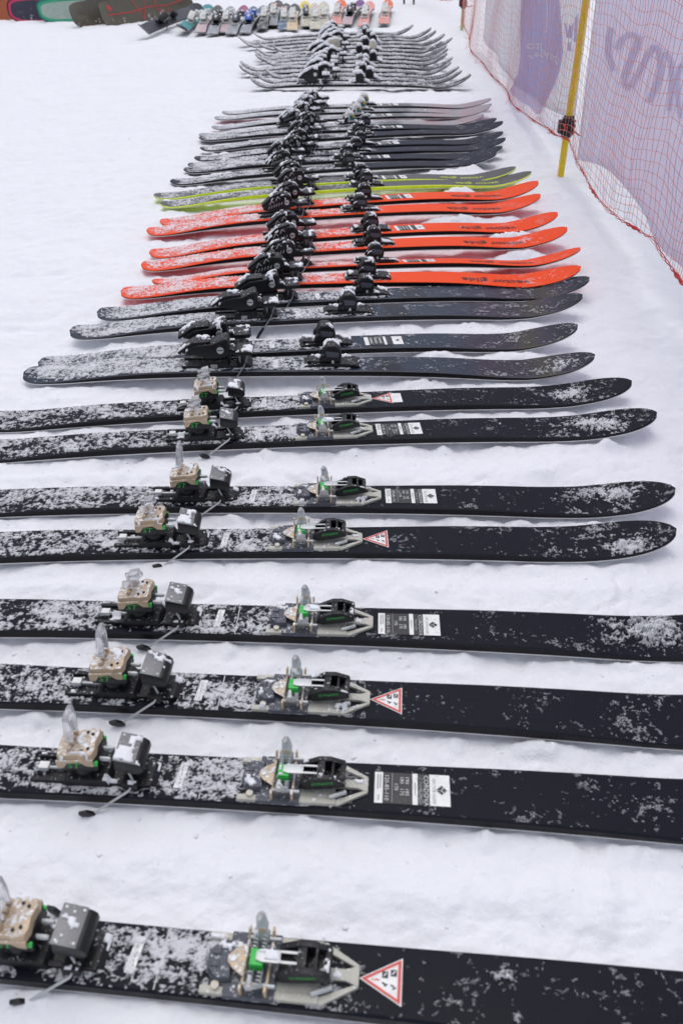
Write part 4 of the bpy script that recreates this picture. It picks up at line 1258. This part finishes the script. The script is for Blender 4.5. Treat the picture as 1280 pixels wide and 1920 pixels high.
# ------------------------------------------------------------------ fence: poles, net, banners
print('fence')
mat('pole_yellow', (0.78, 0.54, 0.02), 0.4)
mat('pole_pale', (0.55, 0.50, 0.22), 0.45)
mat('net_red', (0.74, 0.30, 0.27), 0.7)
mat('rope_red', (0.55, 0.04, 0.03), 0.75)
mat('wire_dark', (0.05, 0.05, 0.05), 0.5)
def cloth_mat(name, col, tr=0.5):
    m, t, b = newmat(name)
    t.nodes.remove(b)
    o = t.nodes['Material Output']
    d = N(t, 'ShaderNodeBsdfDiffuse'); d.inputs['Color'].default_value = (*col, 1)
    tl = N(t, 'ShaderNodeBsdfTranslucent'); tl.inputs['Color'].default_value = (*col, 1)
    mx = N(t, 'ShaderNodeMixShader'); mx.inputs[0].default_value = tr
    tc = N(t, 'ShaderNodeTexCoord')
    n = N(t, 'ShaderNodeTexNoise', i_Scale=900.0, i_Detail=2.0)
    bp = N(t, 'ShaderNodeBump', i_Strength=0.25, i_Distance=0.001)
    t.links.new(tc.outputs['Object'], n.inputs['Vector']); t.links.new(n.outputs['Fac'], bp.inputs['Height'])
    t.links.new(bp.outputs[0], d.inputs['Normal'])
    t.links.new(d.outputs[0], mx.inputs[1]); t.links.new(tl.outputs[0], mx.inputs[2]); t.links.new(mx.outputs[0], o.inputs['Surface'])
cloth_mat('banner_cloth', (0.88, 0.865, 0.955), 0.55)
cloth_mat('banner_white', (0.92, 0.93, 0.96), 0.55)
cloth_mat('banner_print', (0.72, 0.71, 0.84), 0.55)
cloth_mat('banner_violet', (0.62, 0.59, 0.80), 0.55)
PA, PB = at(1050, 330), at(865, 56)
FD = (PB-PA); FL = FD.length; FD.normalize()           # fence line, near pole -> far pole
FN = Vector((-FD.y, FD.x, 0))                          # towards the skis
if FN.x > 0: FN = -FN
def fence_hit(px, py, off=0.0):
    d = ray(px, py); c = Vector((0, 0, CAMH))
    p0 = PA + FN*off
    t = (p0-c).dot(FN)/d.dot(FN)
    p = c+d*t
    return (p-PA).dot(FD), p.z                          # distance along the fence, height
def fence_pt(u, z, off=0.0):
    p = PA + FD*u + FN*off
    return Vector((p.x, p.y, z))
def belly(u, z):
    """how far the slack net bulges towards the skis"""
    return 0.035*math.sin(u*1.9+0.5)*math.exp(-z*0.6) + 0.02*math.sin(u*5.1+z*3) + 0.012*math.sin(z*9+u*2)
for i, (P, topm, hh, clampz, lab) in enumerate(((PA, 'pole_yellow', 1.75, 0.235, 'yellow fence pole with black clamp holding the net near the banners'),
                                      (PB, 'pole_pale', 1.7, 0.24, 'pale yellow fence pole at the far corner of the net'))):
    r = 0.0165
    root = empty('fence_pole', P)
    tag(root, lab, 'pole', 'fence poles')
    link('pole', MB().tube([(0, 0, -0.06), (0, 0, 0.5), (0, 0, hh)], r, 20).mesh('pole', topm, 0.0, 60), root)
    m = MB()
    m.tube([(0, 0, clampz-0.05), (0, 0, clampz-0.035), (0, 0, clampz+0.035), (0, 0, clampz+0.05)], [0.022, 0.030, 0.030, 0.024], 14)
    m.box(-0.045, -0.015, -0.02, 0.02, clampz-0.03, clampz+0.03); m.box(-0.012, 0.02, -0.040, -0.018, clampz-0.028, clampz+0.036)
    cl = link('clamp', m.mesh('clamp', 'black_plastic_clean', 0.004), root)
    m = MB()
    for k_ in range(3):
        m.tube([(0.034*math.cos(a), 0.034*math.sin(a), clampz-0.02+k_*0.018+0.012*math.sin(a*2+k_)) for a in np.linspace(0, 2*math.pi, 18)], 0.0035, 6)
    m.tube([(0.02, -0.03, clampz-0.01), (0.05, -0.05, clampz-0.03), (0.09, -0.06, clampz-0.015)], 0.004, 6)
    link('tie_cord', m.mesh('tie_cord', 'rope_red'), cl)
    if i == 0:
        # a mound of snow where the pole goes in
        pass
# lower edge of the net, as seen, turned into distance / height on the fence line
low_px = [(1330, 560), (1280, 512), (1245, 475), (1228, 446), (1215, 442), (1195, 428), (1170, 412), (1150, 392), (1130, 372), (1115, 352), (1102, 325), (1090, 304), (1080, 262),
          (1062, 254), (1050, 240), (1020, 228), (1005, 220), (985, 206), (960, 190), (945, 176), (930, 158), (915, 130), (900, 102), (885, 72), (874, 50), (868, 38)]
low = []
for q in low_px:
    u_, z_ = fence_hit(*q)
    low.append((u_, max(z_, 0.03)))
low.sort()
LU, LZ = np.array([p[0] for p in low]), np.array([p[1] for p in low])
def lowz(u): return float(np.interp(u, LU, LZ)) if u > LU[0] else float(LZ[0])
NTOP = 1.62
def net_panel(u0, u1, pt, lowf, name, cell=0.043, seed=0, label=''):
    root = empty(name, pt(u0, 0.0))
    o0 = Vector(root.location)
    m = MB(); rnd = random.Random(seed)
    nz = int((NTOP-0.1)/cell); nu_ = int((u1-u0)/cell)
    ph = [rnd.uniform(-1, 1) for _ in range(400)]
    def node(i, j):
        u = u0+i*cell; lo = lowf(u)
        w = j/nz
        # threads bunch near the lower rope
        z = lo+(NTOP-lo)*(w**1.12)
        u2 = u + 0.010*math.sin(j*0.9+ph[i % 400]*2.5) + 0.05*(1-w)**3*math.sin(u*8+ph[(i//6) % 400])
        z2 = z + 0.012*math.sin(i*0.45+j*0.3) - 0.030*math.sin(math.pi*((u-u0) % 2.6)/2.6)*w
        return pt(u2, z2) - o0
    for i in range(nu_+1):
        m.tube([node(i, j) for j in range(nz+1)], 0.00098, 3, cap=False)
    me1 = m.mesh('net_threads', 'net_red', 0, 180)
    m = MB()
    for j in range(nz+1):
        m.tube([node(i, j) for i in range(nu_+1)], 0.00098, 3, cap=False)
    me2 = m.mesh('net_threads', 'net_red', 0, 180)
    a = link('vertical_threads', me1, root); a['kind'] = 'stuff'
    b = link('horizontal_threads', me2, root); b['kind'] = 'stuff'
    # lower rope: twisted strands
    m = MB()
    for st in range(2):
        pts = []
        for i in range(int((u1-u0)/0.02)+1):
            u = u0+i*0.02
            p = pt(u, lowf(u)) - o0
            a_ = i*0.9+st*math.pi
            pts.append(p+Vector((0.0035*math.cos(a_), 0, 0.0035*math.sin(a_))))
        m.tube(pts, [0.0015+0.0026*max(0, math.sin(i*0.31)*math.sin(i*0.117)) for i in range(len(pts))], 5)
    link('lower_rope', m.mesh('lower_rope', 'rope_red', 0, 180), root)
    m = MB()
    for k_ in range(14):     # loose cord ends
        u = u0+(u1-u0)*rnd.random(); p = pt(u, lowf(u))-o0
        q1 = p+Vector((rnd.uniform(-.03, .0), rnd.uniform(-.03, .03), rnd.uniform(-.02, .01)))
        q2 = q1+Vector((rnd.uniform(-.03, .01), rnd.uniform(-.04, .04), rnd.uniform(-.03, .02)))
        m.tube([p, q1, q2], 0.0016, 4)
    link('cord_end', m.mesh('cord_end', 'net_red', 0, 180), root)
    tag(root, label, 'net', 'safety nets of the fence')
    return root
net_panel(-3.3, FL, lambda u, z: fence_pt(u, z, belly(u, z)*0.55+0.035), lowz, 'safety_net', seed=1, label='pale red safety net with lower rope running past the ski tips')
# the net turns the corner behind the far pole
PC = at(764, -14)
PC = Vector((PC.x, PC.y, 0))
cd = (PC-PB); cL = cd.length; cd.normalize()
def cpt(u, z): 
    p = PB+cd*u; return Vector((p.x+0.03*math.sin(u*2), p.y+0.05*math.sin(u*1.7), z))
net_panel(0.0, cL+1.2, cpt, lambda u: 0.30-0.18*math.sin(math.pi*min(1, u/cL))+(0.25*(u-cL*0.8) if u > cL*0.8 else 0), 'safety_net', seed=2, label='pale red safety net closing the far end behind the pale pole')
for q, lab in (((757, 8), 'thin dark post standing behind the far net, left one'), ((775, 8), 'thin dark post standing behind the far net, right one')):
    P = at(*q)
    root = empty('fence_post', P)
    tag(root, lab, 'post', 'thin dark posts')
    link('post', MB().tube([(0, 0, -0.05), (0, 0, 1.3)], 0.012, 10).mesh('post', 'black_plastic_clean'), root)
    link('post_cap', MB().tube([(0, 0, 1.29), (0, 0, 1.33)], [0.016, 0.010], 10).mesh('post_cap', 'black_plastic_clean'), root)
# banners hang behind the net
BOFF = -0.055
def banner_surface(u, z): return fence_pt(u, z, BOFF + 0.018*math.sin(u*3.1+z*1.5) + 0.010*math.sin(u*7+z*2.0))
def banner(u0, u1, lowf, top, material, label, nu_=60, nz=24):
    root = empty('banner', fence_pt(u0, 0.0, BOFF)); o0 = Vector(root.location)
    V, F = [], []
    for i in range(nu_+1):
        u = u0+(u1-u0)*i/nu_; lo = lowf(u)
        for j in range(nz+1):
            V.append(banner_surface(u, lo+(top-lo)*j/nz)-o0)
    for i in range(nu_):
        for j in range(nz):
            a = i*(nz+1)+j; F.append((a, a+1, a+nz+2, a+nz+1))
    me = bpy.data.meshes.new('cloth'); me.from_pydata([tuple(v) for v in V], [], F); me.materials.append(MATS[material]); me.shade_smooth()
    c = link('cloth', me, root)
    sm = c.modifiers.new('hem', 'SOLIDIFY'); sm.thickness = 0.001
    tag(root, label, 'banner', 'banners behind the net')
    return root, o0, c
def print_on(c, o0, polys, material, lift=0.004, nm='banner_print'):
    """outlines traced on the picture, put on the cloth itself"""
    bm = bmesh.new()
    for poly in polys:
        vs_ = []
        for q in poly:
            u_, z_ = fence_hit(q[0], q[1], BOFF)
            vs_.append(bm.verts.new((u_, z_, 0)))
        try: bm.faces.new(vs_)
        except ValueError: pass
    bmesh.ops.triangulate(bm, faces=bm.faces)
    for _ in range(3):
        es = [e for e in bm.edges if e.calc_length() > 0.12]
        if not es: break
        bmesh.ops.subdivide_edges(bm, edges=es, cuts=1)
        bmesh.ops.triangulate(bm, faces=bm.faces)
    for v in bm.verts:
        v.co = banner_surface(v.co.x, v.co.y) + FN*lift - o0
    me = bpy.data.meshes.new(nm); bm.to_mesh(me); bm.free(); me.materials.append(MATS[material]); me.shade_smooth()
    return link(nm, me, c)
def pstroke(pts, w):
    return stroke(pts, w)
bl_px = [(1080, 300), (1104, 306), (1120, 312), (1140, 322), (1160, 342), (1175, 362), (1195, 388), (1212, 408), (1228, 432), (1240, 452), (1280, 492), (1330, 545)]
bl = sorted((lambda h: (h[0], max(h[1], 0.03)))(fence_hit(q[0], q[1], BOFF)) for q in bl_px)
bU, bZ = np.array([p[0] for p in bl]), np.array([p[1] for p in bl])
root, o0, c = banner(-3.3, bU[-1], lambda u: float(np.interp(u, bU, bZ)), 1.55, 'banner_cloth', 'large lilac banner with faint rounded lettering at the right edge')
z_ = lambda x, y: (1060+x*0.172, y*0.172)
st = []
for pts, w in (([(490,300),(462,420),(445,600),(485,775)], 55), ([(530,540),(560,440),(650,375),(740,395),(800,440)], 66), ([(770,440),(715,580),(640,740),(595,870)], 90),
               ([(595,870),(620,950),(690,950),(740,850),(830,700),(900,560),(950,500),(1000,570),(1012,700),(980,880),(930,1000),(880,1110)], 74),
               ([(1050,570),(1110,660),(1122,850),(1120,1050),(1100,1210)], 66), ([(1290,730),(1225,705),(1185,800),(1195,1000),(1230,1150),(1280,1290)], 66),
               ([(1330,800),(1380,1000),(1370,1250)], 66)):
    st += [[z_(*p) for p in quad] for quad in pstroke(pts, w)]
print_on(c, o0, st, 'banner_print')
# left banner: white with a violet boot shape
bU1, _ = fence_hit(1086, 200, BOFF); bU2, _ = fence_hit(906, 60, BOFF)
root, o0, c = banner(bU1, bU2, lambda u: lowz(u)+0.05, 1.55, 'banner_white', 'white banner with violet leg shape and small white writing')
bm_leg = [(981, -60), (1046, -60), (1049, 0), (1054, 60), (1056, 98), (1051, 128), (1042, 155), (1030, 182), (1016, 214), (1004, 214), (985, 200), (968, 186), (955, 173), (965, 160), (974, 137), (979, 105), (981, 60), (981, 0)]
print_on(c, o0, [bm_leg], 'banner_violet')
gap = [(1017, -50), (1021, -50), (1020, 10), (1021, 62), (1018, 60)]
print_on(c, o0, [gap], 'banner_white', 0.007)
w_ = lambda x, y: (860+x*0.1875, y*0.1875)
st = []
for pts, w in (([(730,445),(700,440),(690,470),(705,490),(735,470)], 18), ([(755,430),(760,500)], 16), ([(785,430),(790,505),(815,500)], 16), ([(700,545),(690,560),(715,570),(705,590)], 14),
               ([(745,520),(735,560),(765,560),(760,525)], 14), ([(790,510),(790,560),(820,580),(820,520)], 14), ([(850,500),(860,560),(880,530),(900,590),(915,520)], 16),
               ([(940,540),(935,590),(965,600),(960,555)], 16), ([(985,560),(980,620),(1005,650),(1010,580)], 14), ([(800,600),(815,630)], 14)):
    st += [[w_(*p) for p in quad] for quad in pstroke(pts, w)]
print_on(c, o0, st, 'banner_white', 0.008)
st = [[w_(*p) for p in quad] for quad in pstroke([(1070,240),(1100,380),(1120,260),(1140,380),(1160,230)], 22)]
st += [[(1068, 79), (1076, 79), (1079, 96), (1066, 95)]]
print_on(c, o0, st, 'banner_violet', 0.006)
print_on(c, o0, [[(1082, 34), (1090, 24), (1092, 80), (1083, 78)], [(1091, 92), (1101, 100), (1099, 110), (1089, 101)]], 'banner_violet', 0.006)
# thin wire by the pole
p0, p1 = at(1011, 222, 0.10), at(1060, 258, 0.15)
w_o = link('guy_wire', MB().tube([p0-p0, (p1-p0)*0.5+Vector((0, 0, -0.03)), p1-p0], 0.0014, 5).mesh('guy_wire', 'wire_dark'), None, p0)
tag(w_o, 'thin dark wire sagging beside the yellow pole', 'wire')

# ------------------------------------------------------------------ loose snow crumbs on the ground
print('crumbs')
def crumbs(n=2000):
    bm = bmesh.new(); bmesh.ops.create_icosphere(bm, subdivisions=1, radius=1.0)
    bv = np.array([v.co[:] for v in bm.verts]); bf = np.array([[v.index for v in f.verts] for f in bm.faces]); bm.free()
    rng = np.random.default_rng(5)
    V, F = [], []
    o = 0
    while o < n:
        k = SK[rng.integers(0, 20)]
        s = k['ski']
        lx = rng.uniform(-s.Lt, s.Lf+0.05); side = -1 if rng.random() < 0.75 else 1
        ly = side*(float(s.hw(np.array(lx)))+abs(rng.normal(0.0, 0.05))+0.004)
        if rng.random() < 0.2: ly = side*rng.uniform(0.06, 0.3)
        p = k['P'] + k['d']*lx + Vector((-k['d'].y, k['d'].x, 0))*ly
        r = min(0.006, 0.0010+rng.exponential(0.0010))
        z = gz(p.x, p.y)
        q = bv*np.array([r*rng.uniform(.8, 1.4), r*rng.uniform(.8, 1.4), r*rng.uniform(.6, 1.0)])*rng.uniform(.75, 1.2, (len(bv), 1)) + np.array([p.x, p.y, z-r*0.1])
        V.append(q); F.append(bf+o*len(bv)); o += 1
    me = np_mesh('snow_crumbs', np.concatenate(V), np.concatenate(F), 'snow_powder')
    ob = link('snow_crumbs', me); ob['kind'] = 'stuff'
    tag(ob, 'loose crumbs of snow scattered beside the skis', 'snow')
crumbs()
# ------------------------------------------------------------------ snow falling through the air
def snowfall(n=120):
    bm = bmesh.new(); bmesh.ops.create_icosphere(bm, subdivisions=1, radius=1.0)
    bv = np.array([v.co[:] for v in bm.verts]); bf = np.array([[v.index for v in f.verts] for f in bm.faces]); bm.free()
    rng = np.random.default_rng(11)
    V, F = [], []
    for o in range(n):
        y = rng.uniform(0.9, 9); x = rng.uniform(-1, 1)*(0.5+0.42*y); z = rng.uniform(0.1, 1.6)
        r = rng.uniform(0.0010, 0.0022)
        V.append(bv*r*rng.uniform(.6, 1.4, (len(bv), 3)) + np.array([x, y, z])); F.append(bf+o*len(bv))
    ob = link('falling_snow', np_mesh('falling_snow', np.concatenate(V), np.concatenate(F), 'snow_powder'))
    ob['kind'] = 'stuff'
    tag(ob, 'sparse snowflakes falling through the air above the skis', 'snowflakes')
snowfall()
print('done', len(bpy.data.objects))
